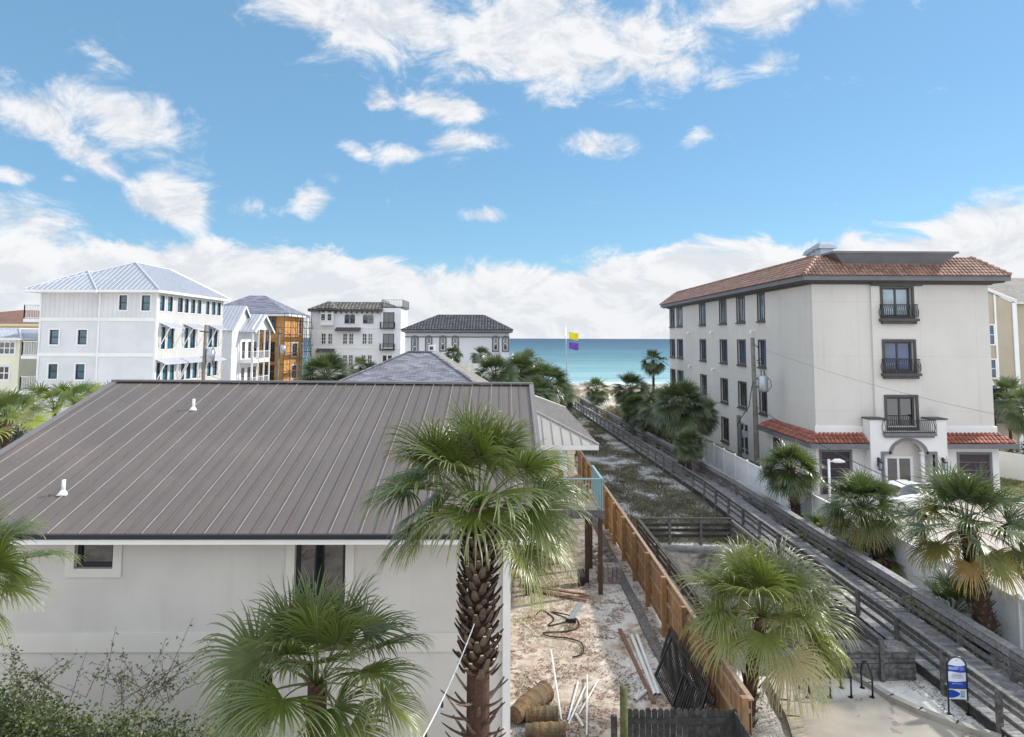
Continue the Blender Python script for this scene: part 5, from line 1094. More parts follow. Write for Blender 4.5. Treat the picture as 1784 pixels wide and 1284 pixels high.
def txt(s, u, z, size, mat, par, o=.007, align='LEFT', ext=0.):
    c = bpy.data.curves.new('lettering', 'FONT'); c.body = s; c.size = size; c.align_x = align; c.extrude = 0.; c.offset = ext; ob = bpy.data.objects.new('lettering', c); C.objects.link(ob); ob.parent = par; c.materials.append(mat)
    ob.location = S(u, z, o)-ORG[par.name]; X = (S(1, 0)-S(0, 0)).normalized(); Z = Vector((0, 0, 1)); N_ = X.cross(Z); ob.rotation_euler = Matrix((X, Z, N_)).transposed().to_euler()
    me = bpy.data.meshes.new_from_object(ob); o2 = bpy.data.objects.new('lettering', me); C.objects.link(o2); o2.parent = par; o2.location = ob.location; o2.rotation_euler = ob.rotation_euler
    if not me.materials: me.materials.append(mat)
    bpy.data.objects.remove(ob); return o2
txt('BEACH FLAG', -.22, 1.205, .045, swh, bp, ext=.001); txt('WARNINGS', -.22, 1.165, .045, swh, bp, ext=.001)
a = MB()
for k, (wd, hh) in enumerate(((.10, .006), (.13, .006), (.15, .006), (.09, .006))): z = 1.235-.028*k; a.poly([S(.13-wd/2, z, .006), S(.13+wd/2, z, .006), S(.13+wd/2, z+hh, .006), S(.13-wd/2, z+hh, .006)])
for z, wd, hh in ((.795, .28, .008),): a.poly([S(-wd/2, z, .006), S(wd/2, z, .006), S(wd/2, z+hh, .006), S(-wd/2, z+hh, .006)])
a.build('text_line', swh, bp); a = MB()
for z, wd, hh in ((1.045, .26, .008), (1.01, .24, .014), (.975, .34, .010), (.945, .27, .008)): a.poly([S(-wd/2, z, .006), S(wd/2, z, .006), S(wd/2, z+hh, .006), S(-wd/2, z+hh, .006)])
a.build('text_line', simple('sign_red_ink', (.25, .16, .28), .5), bp)
lp = MB(); lp.prism([S(u, z, .0) for u, z in ((-pw, .40), (pw, .40), (pw, .67), (-pw, .67))], S(0, 0, -.012)-S(0, 0, 0)); lp = lp.build('panel', swh, sg)
panel('blue_shape', [(-pw, .64), (-.12, .64), (-.02, .60), (.05, .565), (.05, .51), (-.02, .47), (-.12, .435), (-pw, .435)], blue, .004, lp); panel('notice', [(.06, .44), (.19, .44), (.19, .63), (.06, .63)], simple('sign_grey', (.42, .52, .62), .5), .004, lp)
a = MB()
for k in range(4): z = .60-.025*k; a.poly([S(.08, z, .006), S(.17, z, .006), S(.17, z+.006, .006), S(.08, z+.006, .006)])
a.poly([S(.08, .475, .006), S(.16, .465, .006), S(.15, .49, .006), S(.10, .495, .006)]); a.build('text_line', sdk, lp)
# ================================================================== car in front of the portico
cr_ = thing('parked_car', (24.0, 41.6, 0), 'white car parked by the portico, only its roof showing above the palms', 'car')
def car(par, L_=4.6, W_=1.8):
    st = [(-2.3, .35, .72, .80), (-2.2, .22, .86, .86), (-1.35, .18, .98, .9), (-.9, .18, 1.0, .9), (0, .18, 1.0, .9), (1.0, .18, .98, .9), (1.75, .2, .92, .88), (2.25, .25, .75, .82), (2.32, .4, .6, .7)]
    vs = []; 
    for (x, zb, zt_, hw) in st: vs += [(x, -hw*.92, zb), (x, -hw, (zb+zt_)/2), (x, -hw*.93, zt_), (x, 0, zt_+.04), (x, hw*.93, zt_), (x, hw, (zb+zt_)/2), (x, hw*.92, zb)]
    n = len(st); fs = [(i*7+k, (i+1)*7+k, (i+1)*7+k+1, i*7+k+1) for i in range(n-1) for k in range(6)]+[tuple(range(7)), tuple((n-1)*7+k for k in range(6, -1, -1))]
    a = MB(); a.add(vs, fs); bd = a.build('body', carp, par, True, org=Vector((0, 0, 0)))
    a = MB(); cab = [(-1.7, 1.0, .78), (-1.1, 1.40, .66), (-.5, 1.52, .62), (.3, 1.53, .62), (.9, 1.35, .66), (1.5, .98, .76)]; vs = []
    for (x, z, hw) in cab: vs += [(x, -hw, z), (x, -hw*.5, z+.05), (x, hw*.5, z+.05), (x, hw, z)]
    a.add(vs, [(i*4+k, (i+1)*4+k, (i+1)*4+k+1, i*4+k+1) for i in (1, 2, 3) for k in range(3)]); a.build('car_roof', carp, par, True, org=Vector((0, 0, 0)))
    a = MB(); a.add(vs+[(x, s*.84, .96) for (x, z, hw) in cab for s in (-1, 1)], [(0, 4, 5, 1), (1, 5, 6, 2), (2, 6, 7, 3), (16, 20, 21, 17), (17, 21, 22, 18), (18, 22, 23, 19)]+[(i*4, 24+i*2, 24+(i+1)*2, (i+1)*4) for i in range(5)]+[(i*4+3, (i+1)*4+3, 24+(i+1)*2+1, 24+i*2+1) for i in range(5)]); a.build('car_window', MT['glass_dark'], par, False, org=Vector((0, 0, 0)))
    for sx in (-1.4, 1.45):
        for sy in (-1, 1):
            a = MB(); a.tube([(sx, sy*.70, .33), (sx, sy*.90, .33)], .33, 20); wh = a.build('wheel', MT['black'], par, False, org=Vector((0, 0, 0))); a = MB(); a.tube([(sx, sy*.905, .33), (sx, sy*.915, .33)], .2, 16); a.build('rim', MT['galv'], wh, org=Vector((0, 0, 0)))
    for sy in (-.6, .6): a = MB(); a.box(-2.33, -2.24, sy-.16, sy+.16, .6, .72); a.build('headlight', MT['glass_sky'], par, org=Vector((0, 0, 0)))
    a = MB(); a.tube([(.2, 0, 1.58), (.35, 0, 1.64)], .05, 6); a.build('antenna', MT['black'], par, org=Vector((0, 0, 0)))
carp = simple('car_paint', (.75, .76, .78), .2, .02, .5, spec=.7); car(cr_); cr_.location = (23.9, 41.3, .06); cr_.rotation_euler.z = R(18)
# ================================================================== things lying in the yard
def pipe_th(p, q, r_, lab, z=None, mat='pvc', name='pvc_pipe', cat='pipe', grp='white pvc pipes lying in the yard', hollow=True):
    p = Vector(p); q = Vector(q); a = MB(); a.tube([p, q], r_, 12, caps=not hollow); 
    if hollow: a.tube([p, q], r_*.86, 12, caps=False)
    return single(name, a, MT[mat], lab, cat, grp, smooth=False)
pipe_th(G(1101, 1108, .08), G(1142, 1211, .08), .062, 'thick white pipe, left one of the pair beside the black railing panels'); pipe_th(G(1110, 1107, .08), G(1149, 1211, .08), .062, 'thick white pipe, right one of the pair beside the black railing panels')
pipe_th(G(1106, 1220, .07), G(1125, 1204, .07), .055, 'short thick white pipe offcut behind the mossy post')
pipe_th(G(960, 1133, .6), G(978, 1255, .03), .028, 'long thin white pipe propped at a slant behind the palm logs')
pipe_th(G(1007, 1188, .05), G(989, 1256, .05), .026, 'leftmost thin white pipe of the loose crossed heap'); pipe_th(G(1023, 1188, .09), G(990, 1262, .05), .024, 'slanting thin white pipe in the middle of the crossed heap')
pipe_th(G(1023, 1176, .12), G(1022, 1282, .05), .024, 'upright looking thin white pipe of the crossed heap, nearest the camera'); pipe_th(G(1042, 1185, .12), G(1008, 1245, .03), .022, 'thin white pipe tilted right in the crossed heap')
pipe_th(G(1003, 1244, .05), G(1017, 1267, .05), .04, 'short stubby white pipe at the foot of the crossed heap'); pipe_th(G(915, 1130), G(915, 1130)+Vector((0, 0, .65)), .03, 'thin white stake standing upright in the sand by the palm trunk', name='pvc_stake', cat='stake')
pipe_th(G(1093, 1161, .06), G(1099, 1162, .06), .06, 'tiny white pipe coupling on the sand beside the rusty plank')
a = MB(); a.beam(G(1080, 1096, .05), G(1139, 1224, .05), .12, .05); single('plank', a, MT['plank'], 'long rusty brown plank lying beside the two thick white pipes', 'plank', 'planks in the yard')
a = MB(); a.beam(G(905, 1018, .05), G(1027, 1037, .14), .12, .05); single('plank', a, MT['plank'], 'reddish plank on the sand, the upper of two under the deck', 'plank', 'planks in the yard')
a = MB(); a.beam(G(918, 1026, .04), G(1022, 1046, .10), .12, .05); single('plank', a, MT['plank'], 'reddish plank on the sand, the lower of two under the deck', 'plank', 'planks in the yard')
a = MB(); p, q = G(1013, 1050, .05), G(993, 1082, .05); a.beam(p, q, .20, .06); gt = single('gutter_piece', a, MT['galv'], 'pale aluminium gutter offcut lying on the sand near the black cable', 'gutter')
a = MB(); a.beam(q-Vector((.15, 0, 0)), q+Vector((.2, -.1, .05)), .1, .12); a.build('end_cap', MT['black'], gt)
a = MB(); ch = [(935, 1070), (945, 1063), (965, 1078), (955, 1090), (990, 1080), (960, 1066), (1000, 1075), (1008, 1092), (985, 1100), (948, 1102), (955, 1108), (990, 1112), (1013, 1120), (1015, 1138), (994, 1146)]
pts = [G(x, y, .04) for x, y in ch]; sm = []
for i in range(len(pts)-1):
    p0_, p1_, p2_, p3_ = pts[max(i-1, 0)], pts[i], pts[i+1], pts[min(i+2, len(pts)-1)]
    for k in range(5): t = k/5; sm.append(.5*((2*p1_)+(-p0_+p2_)*t+(2*p0_-5*p1_+4*p2_-p3_)*t*t+(-p0_+3*p1_-3*p2_+p3_)*t**3))
a.tube(sm, .022, 6); single('cable', a, MT['black'], 'loose black cable looped over the sand in the yard', 'cable')
# logs
for (p, q, r_, lab) in ((G(897, 1246, .26), G(950, 1205, .26), .25, 'largest palm log, orange brown, lying behind the other two'), (G(915, 1246, .2), G(972, 1246, .2), .20, 'middle palm log, tapering, between the large log and the split one'), (G(915, 1272, .15), G(985, 1272, .15), .17, 'nearest palm log, pale and split along its top')):
    pts = [p.lerp(q, k/14) for k in range(15)]; rs = [r_*(1+.05*math.sin(k*2.3)+(.04*math.sin(k*5.1)))*(.78+.3*min(1, .3+k/9)) for k in range(15)]; a = MB(); a.tube(pts, rs, 18); lg = single('palm_log', a, MT['log'], lab, 'log', 'palm logs on the sand')
    a = MB(); d_ = (q-p).normalized()
    for k in range(4):
        f = (k+.4)/4; c_ = p.lerp(q, f); rr2 = rs[int(f*14)]*1.012; sd = d_.cross(Vector((0, 0, 1))).normalized(); u2 = sd.cross(d_); ring = [c_+(sd*math.cos(math.pi*2*j/16)+u2*math.sin(math.pi*2*j/16))*rr2*(1+.02*math.sin(j*3+k)) for j in range(17)]; a.tube(ring, .003, 4, caps=False)
    a.build('bark_ring', MT['fibre'], lg, org=ORG[lg.name])
# black railing panels leaning on the fence
def rail_panel(A_, B_, C_, n, lab):
    A_, B_, C_ = map(Vector, (A_, B_, C_)); D_ = A_+C_-B_; t_ = thing('railing_panel', (A_+C_)/2, lab, 'railing panel', 'black metal railing panels'); a = MB()
    for (p, q) in ((A_, B_), (B_, C_), (C_, D_), (D_, A_)): a.beam(p, q, .05, .05)
    a.build('frame', MT['black_frame'], t_); a = MB()
    for k in range(1, n): f = k/n; a.beam(A_.lerp(B_, f), D_.lerp(C_, f), .022, .022)
    a.build('bars', MT['black_frame'], t_)
rail_panel((4.55, 21.2, .05), (4.75, 17.6, .05), (5.36, 18.0, 1.0), 30, 'black metal railing panel leaning on the cedar fence, the outer one'); rail_panel((5.30, 22.4, .95), (5.30, 18.2, 1.35), (4.9, 18.0, .35), 32, 'black metal railing panel leaning on the cedar fence, tucked behind the other')
rail_panel((4.62, 19.4, .08), (5.0, 16.6, .10), (5.38, 16.8, .9), 22, 'black metal railing panel leaning nearest the old dark fence')
# floor grate by the trunk
a = MB()
for k in range(9): a.box(.28+.05*k, .305+.05*k, 17.9, 19.3, .02, .05)
a.box(.25, .74, 17.85, 17.9, .02, .06); a.box(.25, .74, 19.3, 19.35, .02, .06); single('drain_grate', a, MT['galv'], 'grey slotted grate on the ground at the foot of the near house wall', 'grate')
# paver stack under the deck
ps = thing('paver_stack', (4.4, 30, 0), 'untidy stack of grey paving bricks between the deck posts and the cedar fence', 'pavers')
a = MB(); a.box(3.95, 4.9, 28.9, 29.6, 0, .06)
for k in range(6):
    for i in range(5):
        for j in range(3): a.c = rnd.random(); a.box(3.98+i*.18+rnd.uniform(-.01, .01), 4.14+i*.18, 28.95+.21*j, 29.14+.21*j, .07+k*.1, .16+k*.1)
a.build('brick_courses', MT['paver'], ps); a = MB()
for k in range(70):
    x, y = rnd.uniform(3.9, 4.9), rnd.uniform(29.6, 34); z = rnd.uniform(.02, .5)*(1-(y-29.6)/6); an = rnd.uniform(0, 3); a.c = rnd.random(); d_ = Vector((math.cos(an)*.1, math.sin(an)*.1, rnd.uniform(-.03, .03))); a.beam(Vector((x, y, z+.05))-d_, Vector((x, y, z+.05))+d_, .1, .07)
a.build('loose_bricks', MT['paver'], ps)
a = MB(); 
for k in range(5): a.tube([(3.35+.07*math.cos(q*.63), 28.9+.30*math.sin(q*.63), .36+.30*math.cos(q*.63)+k*0) for q in range(11)], .05+k*.001, 6)
a2 = MB(); a2.tube([(3.1, 28.9, .3), (3.34, 28.9, .3)], .32, 20); o = single('tyre', a2, MT['black'], 'black tyre standing on edge against the deck post', 'tyre')
# string light cable from the palm
a = MB(); p, q = Vector((-.45, 11.65, 5.35)), D(728, 1300, 9.6); pts = [p.lerp(q, k/14)-Vector((0, 0, .10*4*(k/14)*(1-k/14))) for k in range(15)]; a.tube(pts, .009, 6); sc_l = single('string_light_cable', a, MT['white'], 'thin white string light cable running down from the nearest palm trunk', 'string lights')
for f in (.62, .88):
    s = p.lerp(q, f)-Vector((0, 0, .4*f*(1-f))); a = MB(); a.tube([s, s-Vector((0, 0, .06)), s-Vector((0, 0, .10))], [.014, .022, .018], 8); b_ = a.build('bulb_holder', MT['black'], sc_l, org=ORG[sc_l.name]); a = MB(); a.tube([s-Vector((0, 0, .10)), s-Vector((0, 0, .13)), s-Vector((0, 0, .16))], [.012, .022, .008], 8); a.build('bulb', MT['glass_sky'], b_, org=ORG[sc_l.name])
# ================================================================== palms
def crown_mesh(seed, N=36, nseg=40, nst=7, pet=1.2, Rb=.95, two=True, el0=82, el1=-42, droop=1.0, agek=.55, dead=0, name='crown', az0=0., segw=1.0, gap=None):
    rg = np.random.default_rng(seed); V = []; Fq = []; A = []; base = 0
    nrm = lambda a: a/np.maximum(np.linalg.norm(a, axis=-1, keepdims=True), 1e-9)
    for i in range(N+dead):
        f = i/max(1, N-1) if i < N else 1.15
        el = math.radians(el0+(el1-el0)*f**.85+rg.uniform(-7, 7)) if i < N else math.radians(-68+rg.uniform(-8, 8))
        az = az0+i*2.39996+rg.uniform(-.2, .2); age = min(1., max(0., f**2.2*agek+rg.uniform(-.08, .22)*agek)) if i < N else 1.
        if gap and f > gap[2] and abs((az-gap[0]+math.pi) % (2*math.pi)-math.pi) < gap[1]: continue
        if rg.random() < .07: age = min(1., age+.35)
        sc_ = rg.uniform(.88, 1.12)*(.88+.15*min(1, f*2.2)); L = pet*sc_*(1.15+.1*min(1, f*1.6))*(1 if i < N else .6); Rr = Rb*sc_*rg.uniform(.92, 1.08)*(1 if i < N else .8)
        p = np.array([.06*math.cos(az), .06*math.sin(az), 0.]); d = np.array([math.cos(az)*math.cos(el), math.sin(az)*math.cos(el), math.sin(el)])
        ps = [p.copy()]; n = 6
        for k in range(n):
            d = nrm(d+np.array([0, 0, -1.])*(.05+.10*f)*droop*(k/n+.3)); p = p+d*L/n; ps.append(p.copy())
        s = nrm(np.array([-math.sin(az), math.cos(az), 0.])+rg.normal(0, .10, 3)); nn = nrm(np.cross(d, s)); nn = nn if nn[2] > 0 or el > 1.2 else -nn
        tw = rg.normal(0, .42); s, nn = s*math.cos(tw)+nn*math.sin(tw), nn*math.cos(tw)-s*math.sin(tw)
        # petiole: triangular tube
        pv = []
        for k, q in enumerate(ps):
            r_ = .026*(1-.5*k/n) if two else .03
            pv += [q+s*r_, q-s*r_, q+nn*r_*.9]
        V.append(np.array(pv)); A.append(np.tile([age*.6+.15, .75, .1, 1.], (len(pv), 1)))
        for k in range(n):
            for j in range(3): a0 = base+k*3+j; a1 = base+k*3+(j+1) % 3; Fq.append((a0, a1, a1+3, a0+3))
        base += len(pv)
        ph = np.linspace(-2.25, 2.25, nseg)*rg.uniform(.92, 1.02); dphi = ph[1]-ph[0]
        cs, sn = np.cos(ph), np.sin(ph); fold = .26
        dd = nrm(d[None]*cs[:, None]+s[None]*sn[:, None]+nn[None]*(fold*np.abs(sn)-.06)[:, None]); Ls = Rr*(.74+.26*np.cos(ph*.75))*rg.uniform(.9, 1.08, nseg)
        w0 = nrm(np.cross(nn[None], dd)); P = np.repeat(p[None], nseg, 0)+dd*.015; stiff = .34; rows = []; al = []
        g = (.55+.75*f)*droop*rg.uniform(.8, 1.25)
        tipd = rg.uniform(.6, 1.5, nseg)
        for k in range(nst+1):
            t = k/nst; r_ = Ls*t; fan = np.minimum(r_, Ls*stiff)*dphi*.50*segw+.003
            wd = fan*np.where(t > stiff, np.clip((1-t)/(1-stiff), 0, 1)**.62, 1.)+(.0 if t >= 1 else .002)
            nv = nrm(np.cross(dd, w0))
            L_ = P-w0*wd[:, None]; R_ = P+w0*wd[:, None]
            if two: M_ = P+nv*(wd*.55)[:, None]; rows.append(np.stack([L_, M_, R_], 1))
            else: rows.append(np.stack([L_, R_], 1))
            al.append(t)
            if k < nst:
                st = 1/nst; gg = g*(.10+2.6*max(0, t-.28)**1.2)*st*(tipd if t > .4 else 1.)*np.ones(nseg)*2.0
                dd = nrm(dd+np.array([0, 0, -1.])[None]*gg[:, None]+rg.normal(0, .012+.07*t, (nseg, 3))); w0 = nrm(w0-dd*np.sum(w0*dd, -1, keepdims=True)); P = P+dd*(Ls*st)[:, None]
        arr = np.stack(rows, 1); c_ = arr.shape[2]; V.append(arr.reshape(-1, 3))
        rn = np.clip(rg.uniform(.15, .85)+rg.uniform(-.18, .18, nseg), 0, 1)
        at = np.zeros((nseg, nst+1, c_, 4)); at[..., 0] = age; at[..., 1] = rn[:, None, None]; at[..., 2] = np.array(al)[None, :, None]; at[..., 3] = 1; A.append(at.reshape(-1, 4))
        ii = base+np.arange(nseg)[:, None, None]*(nst+1)*c_+np.arange(nst)[None, :, None]*c_+np.arange(c_-1)[None, None, :]
        q = np.stack([ii, ii+1, ii+1+c_, ii+c_], -1).reshape(-1, 4); Fq += [tuple(x) for x in q.tolist()]; base += nseg*(nst+1)*c_
    V = np.concatenate(V); A = np.concatenate(A); me = bpy.data.meshes.new(name); me.from_pydata(V.tolist(), [], Fq)
    at = me.attributes.new('leaf', 'FLOAT_COLOR', 'POINT'); at.data.foreach_set('color', A.astype('f').ravel()); me.polygons.foreach_set('use_smooth', [True]*len(me.polygons)); me.update(); return me
def boots(mb, p0, p1, r0_, r1_, n, ln=.26, w_=.13, el=35, seed=1, curve=1., cut=None):
    rg = random.Random(seed); p0 = Vector(p0); p1 = Vector(p1); ax = (p1-p0).normalized()
    for i in range(n):
        f = (i+.5)/n; an = i*2.39996+rg.uniform(-.12, .12); c = p0.lerp(p1, f); r_ = r0_+(r1_-r0_)*f; o = Vector((math.cos(an), math.sin(an), 0)); sd = ax.cross(o).normalized()
        l_ = ln*rg.uniform(.7, 1.25); e_ = R(el+rg.uniform(-14, 14)); d = o*math.cos(e_)+ax*math.sin(e_); mb.c = rg.random(); pts = []; q = c+o*(r_*.82)-ax*.04; w = w_
        for k in range(5):
            pts.append((q.copy(), w*(1-.13*k) if k < 4 else w*.42, .045*(1-.17*k))); d = (d+ax*.10*curve-o*.03).normalized(); q = q+d*l_/4
        vs = []; fs = []
        for k, (q, ww, th_) in enumerate(pts):
            nn = sd.cross(d).normalized(); nn = nn if nn.dot(o) > 0 else -nn
            vs += [q-sd*ww/2+nn*th_*.35, q+nn*th_*.0+nn*-.0-nn*th_*.3, q+sd*ww/2+nn*th_*.35, q+nn*th_]
        for k in range(4):
            for j in range(4): fs.append((k*4+j, k*4+(j+1) % 4, (k+1)*4+(j+1) % 4, (k+1)*4+j))
        fs.append((16, 17, 18, 19)); mb.add(vs, fs)
        if cut is not None and rg.random() < .45: q, ww, th_ = pts[4]; cut.c = .5; cut.beam(q, q+d*.008, ww*.8, .018, o)
def palm(name, base, top, mesh, mat, r0_, r1_, label, cat='palm tree', group=None, scale=1., rz=0., nboot=60, ln=.22, bw_=.13, bootmat='boot_grey', fib=True, boot_from=0., el=35, crown_name='crown', cuts=False, jag=0):
    t = thing(name, base, label, cat, group); base = Vector(base); top = Vector(top); mid = base.lerp(top, .5)+Vector(((top.x-base.x)*-.12, 0, 0))
    a = MB(); n = 10; pts = []
    for k in range(n+1): f = k/n; pts.append(base*(1-f)**2+mid*2*f*(1-f)+top*f*f)
    a.tube(pts, [(r0_*(1.15-.15*min(1, k/3))+(r1_-r0_)*k/n)*.86 for k in range(n+1)], 14); tk = a.build('trunk', MT['fibre'] if fib else MT[bootmat], t, True)
    if nboot:
        b = MB(); c = MB() if cuts else None; boots(b, base.lerp(top, boot_from), top+Vector((0, 0, .12)), r0_, r1_, nboot, ln, bw_, el, seed=len(label), cut=c); bo = b.build('leaf_stubs', MT[bootmat], tk)
        if cuts and c.v: c.build('cut_ends', MT['boot_cut'], bo)['kind'] = 'stuff'
    cr = bpy.data.objects.new(crown_name, mesh); C.objects.link(cr); cr.parent = t; cr.location = top-base; cr.rotation_euler.z = rz; cr.scale = (scale,)*3
    if not mesh.materials: mesh.materials.append(MT[mat])
    return t
# --- near palms
mA = crown_mesh(11, N=38, nseg=64, nst=9, pet=1.0, Rb=1.08, droop=1.1, el0=86, el1=-14, agek=.55, gap=(-math.pi/2-.6, .50, .55))
pc_ = D(834, 925, 12)
t = palm('palm_tree', (pc_.x+.02, 12, 0), (pc_.x, 12, 7.15), mA, 'palm_near', .26, .20, 'nearest tall cabbage palm in the middle with a shaggy dark brown trunk', rz=.6, nboot=0, scale=.92)
tk = t.children[0] if t.children[0].name.startswith('trunk') else t.children[1]
b = MB(); c = MB(); boots(b, (pc_.x, 12, 4.45), (pc_.x, 12, 7.0), .27, .22, 210, .25, .16, 34, 3, cut=c); boots(b, (pc_.x, 12, 2.6), (pc_.x, 12, 4.15), .20, .22, 44, .46, .09, 22, 4, .8, cut=c)
bo = b.build('leaf_stubs', MT['boot'], tk); c.build('cut_ends', MT['boot_cut'], bo)['kind'] = 'stuff'
mB = crown_mesh(23, N=26, nseg=60, nst=9, pet=.85, Rb=1.05, droop=.95, el0=80, el1=-5, agek=.55, az0=.4, gap=(-math.pi/2-1.9, .35, .6))
p2 = D(553, 1190, 11.3)
palm('palm_tree', (p2.x, 11.3, 0), (p2.x, 11.3, p2.z), mB, 'palm_near', .22, .17, 'short green cabbage palm in front of the stucco wall, bottom left of centre', rz=1.9, nboot=50, ln=.25, bootmat='boot', scale=.90, cuts=True)
mC = crown_mesh(37, N=30, nseg=58, nst=9, pet=.9, Rb=1.25, droop=1.3, el0=84, el1=-14, agek=1.0, az0=1.1)
palm('palm_tree', (6.35, 18.7, 0), (7.05, 19.2, 2.5), mC, 'palm_sand', .24, .18, 'bushy low palm with drooping yellowish fronds between cedar fence and bike racks', rz=.2, nboot=40, bootmat='boot_grey', scale=1.08)
p4 = D(-75, 1005, 8.5)
palm('palm_tree', (p4.x, 8.5, 0), (p4.x, 8.5, p4.z-.1), mB, 'palm_near', .2, .16, 'palm fronds reaching in from beyond the left edge of the picture', rz=4.4, nboot=0, scale=.56)
# --- palms along the white vinyl fence
mD = crown_mesh(51, N=50, nseg=44, nst=7, pet=.85, Rb=.92, two=True, droop=1.1, el1=-26, agek=.55)
mE = crown_mesh(52, N=50, nseg=38, nst=6, pet=.85, Rb=1.0, two=False, droop=1.1, el1=-28, agek=.35, segw=1.15)
mF = crown_mesh(53, N=40, nseg=42, nst=7, pet=1.05, Rb=1.1, two=True, droop=1.15, el1=-26, agek=.9, dead=1)
GF = 'cabbage palms along the white vinyl fence'
palm('palm_tree', (15.75, 37.4, 0), (15.5, 37.6, 3.0), mE, 'palm_mid', .30, .26, 'green fan palm before the left garage door, farthest of the three by the fence', group=GF, nboot=70, ln=.22, scale=.92, fib=True)
palm('palm_tree', (15.85, 29.0, 0), (15.25, 29.6, 2.9), mD, 'palm_mid', .32, .27, 'green fan palm with a curved brown trunk before the portico, middle one by the fence', group=GF, nboot=90, ln=.22, rz=2., scale=.98)
palm('palm_tree', (15.75, 22.9, 0), (15.4, 23.2, 3.75), mF, 'palm_mid', .34, .28, 'big fan palm with orange tipped fronds and basket woven grey trunk, nearest by the fence', group=GF, nboot=130, ln=.20, bw_=.16, rz=.9, scale=1.05)
palm('palm_tree', (18.9, 21.5, 0), (18.4, 21.5, 3.3), mD, 'palm_mid', .3, .25, 'fronds of a palm mostly beyond the right edge over the courtyard', nboot=0, rz=1.2, scale=.95)
# --- mid and far palms
mG = crown_mesh(61, N=66, nseg=30, nst=5, pet=.95, Rb=1.05, two=False, droop=.9, el1=-50, agek=.4, segw=1.3)
mH = crown_mesh(62, N=54, nseg=26, nst=5, pet=1.0, Rb=1.05, two=False, droop=1.0, el1=-60, agek=.3, dead=3, segw=1.4)
mI = crown_mesh(63, N=38, nseg=26, nst=5, pet=1.0, Rb=1.05, two=False, droop=1.1, el1=-65, agek=.45, dead=8, segw=1.4)
def fpalm(px, py, Y, sc_, mesh, label, rz=0., tr=.2, grp=None, dz=0., mat='palm_far'):
    p = D(px, py, Y); palm('palm_tree', (p.x, Y, 0), (p.x, Y, p.z+dz), mesh, mat, tr, tr*.85, label, group=grp, nboot=26 if tr > .15 else 0, ln=.2, scale=sc_, rz=rz)
GD = 'palms massed on the right side of the boardwalk'
fpalm(1186, 706, 53, 1.15, mG, 'largest round palm right of the boardwalk, its crown hiding the apartment windows', .3, .28, GD)
fpalm(1200, 772, 49, .62, mG, 'low green palm between the boardwalk and the start of the white fence', 1.4, .2, GD)
fpalm(1218, 722, 56, .85, mH, 'palm pressed against the apartment wall behind the largest round one', 2.4, .2, GD)
fpalm(1146, 706, 62, .9, mG, 'dark palm left of the largest round one, overhanging the boardwalk', 2.2, .2, GD)
fpalm(1098, 678, 74, 1.02, mH, 'broad bluish green palm between the two dune palms and the large round one', .9, .2, GD)
fpalm(1105, 712, 70, .85, mH, 'small palm low in the mass beside the boardwalk rail', 3.1, .2, GD)
fpalm(1125, 724, 66, .7, mG, 'shrubby palm below the tall slender one, beside the rail', 4.0, .2, GD)
fpalm(1040, 678, 92, .95, mI, 'small separate fan palm on the dune right of the flagpole', 1.0, .2)
fpalm(1138, 629, 78, .80, mI, 'tall slender palm with brown hanging leaves standing against the sea', .4, .17)
GL = 'palms massed on the left side of the boardwalk'
fpalm(862, 655, 62, 1.12, mH, 'leftmost palm of the clump, at the end of the brown ridge', .5, .2, GL)
fpalm(905, 652, 66, 1.2, mG, 'second palm from the left in the clump beyond the brown roof', 1.6, .2, GL)
fpalm(920, 632, 76, .95, mI, 'palm whose crown stands highest in the clump left of the flagpole', 2.8, .2, GL)
fpalm(950, 668, 64, 1.18, mG, 'right hand palm of the left clump, leaning toward the boardwalk', 3.9, .2, GL)
fpalm(930, 690, 58, 1.0, mH, 'lowest palm of the left clump, just above the tan roof', 5., .2, GL)
fpalm(972, 690, 68, .95, mG, 'palm at the right foot of the left clump, touching the boardwalk rail', .2, .2, GL)
fpalm(790, 618, 78, .55, mH, 'tiny palm crown showing left in front of the villa wall', .2, .12); fpalm(838, 620, 78, .62, mH, 'tiny palm crown showing right in front of the villa wall', 1.2, .12)
fpalm(568, 655, 72, 1.45, mG, 'bright green palm below the white mediterranean house, above the brown ridge', .8, .25)
fpalm(628, 640, 88, .85, mI, 'small palm left of the grey shingle roof, first of two', .8, .15); fpalm(646, 648, 88, .8, mI, 'small palm left of the grey shingle roof, second of two', 2.8, .15)
fpalm(1757, 690, 58, 1.0, mI, 'palm against the beige building at the right edge', 2.8, .15); fpalm(1731, 700, 59, .7, mH, 'palm fronds emerging behind the apartment building right corner', 1.8, .15)
fpalm(1790, 712, 50, 1.0, mI, 'palm crown cut by the right edge above the vinyl fence', 0.8, .15)
mJ = crown_mesh(71, N=18, nseg=28, nst=6, pet=1.2, Rb=1.2, two=False, droop=.7, el0=75, el1=5, agek=.9, segw=1.25)
mK = mJ.copy()
mK.materials.append(MT['palm_light'])
fpalm(96, 712, 46, .9, mK, 'young palm with upright fronds in front of the big white house', .8, .2); fpalm(132, 706, 46, .8, mK, 'young palm with a folded yellow frond beside the brown roof edge', 2.9, .2); fpalm(172, 700, 50, .7, mK, 'low palm fronds peeping over the sloping roof edge', 4.0, .2)
fpalm(12, 735, 34, .8, mK, 'yellow green drooping palm at the left edge over the white sand', 1.9, .2); fpalm(-25, 720, 36, .7, mK, 'palm with long straps cut by the left edge, mid height', .2, .2)
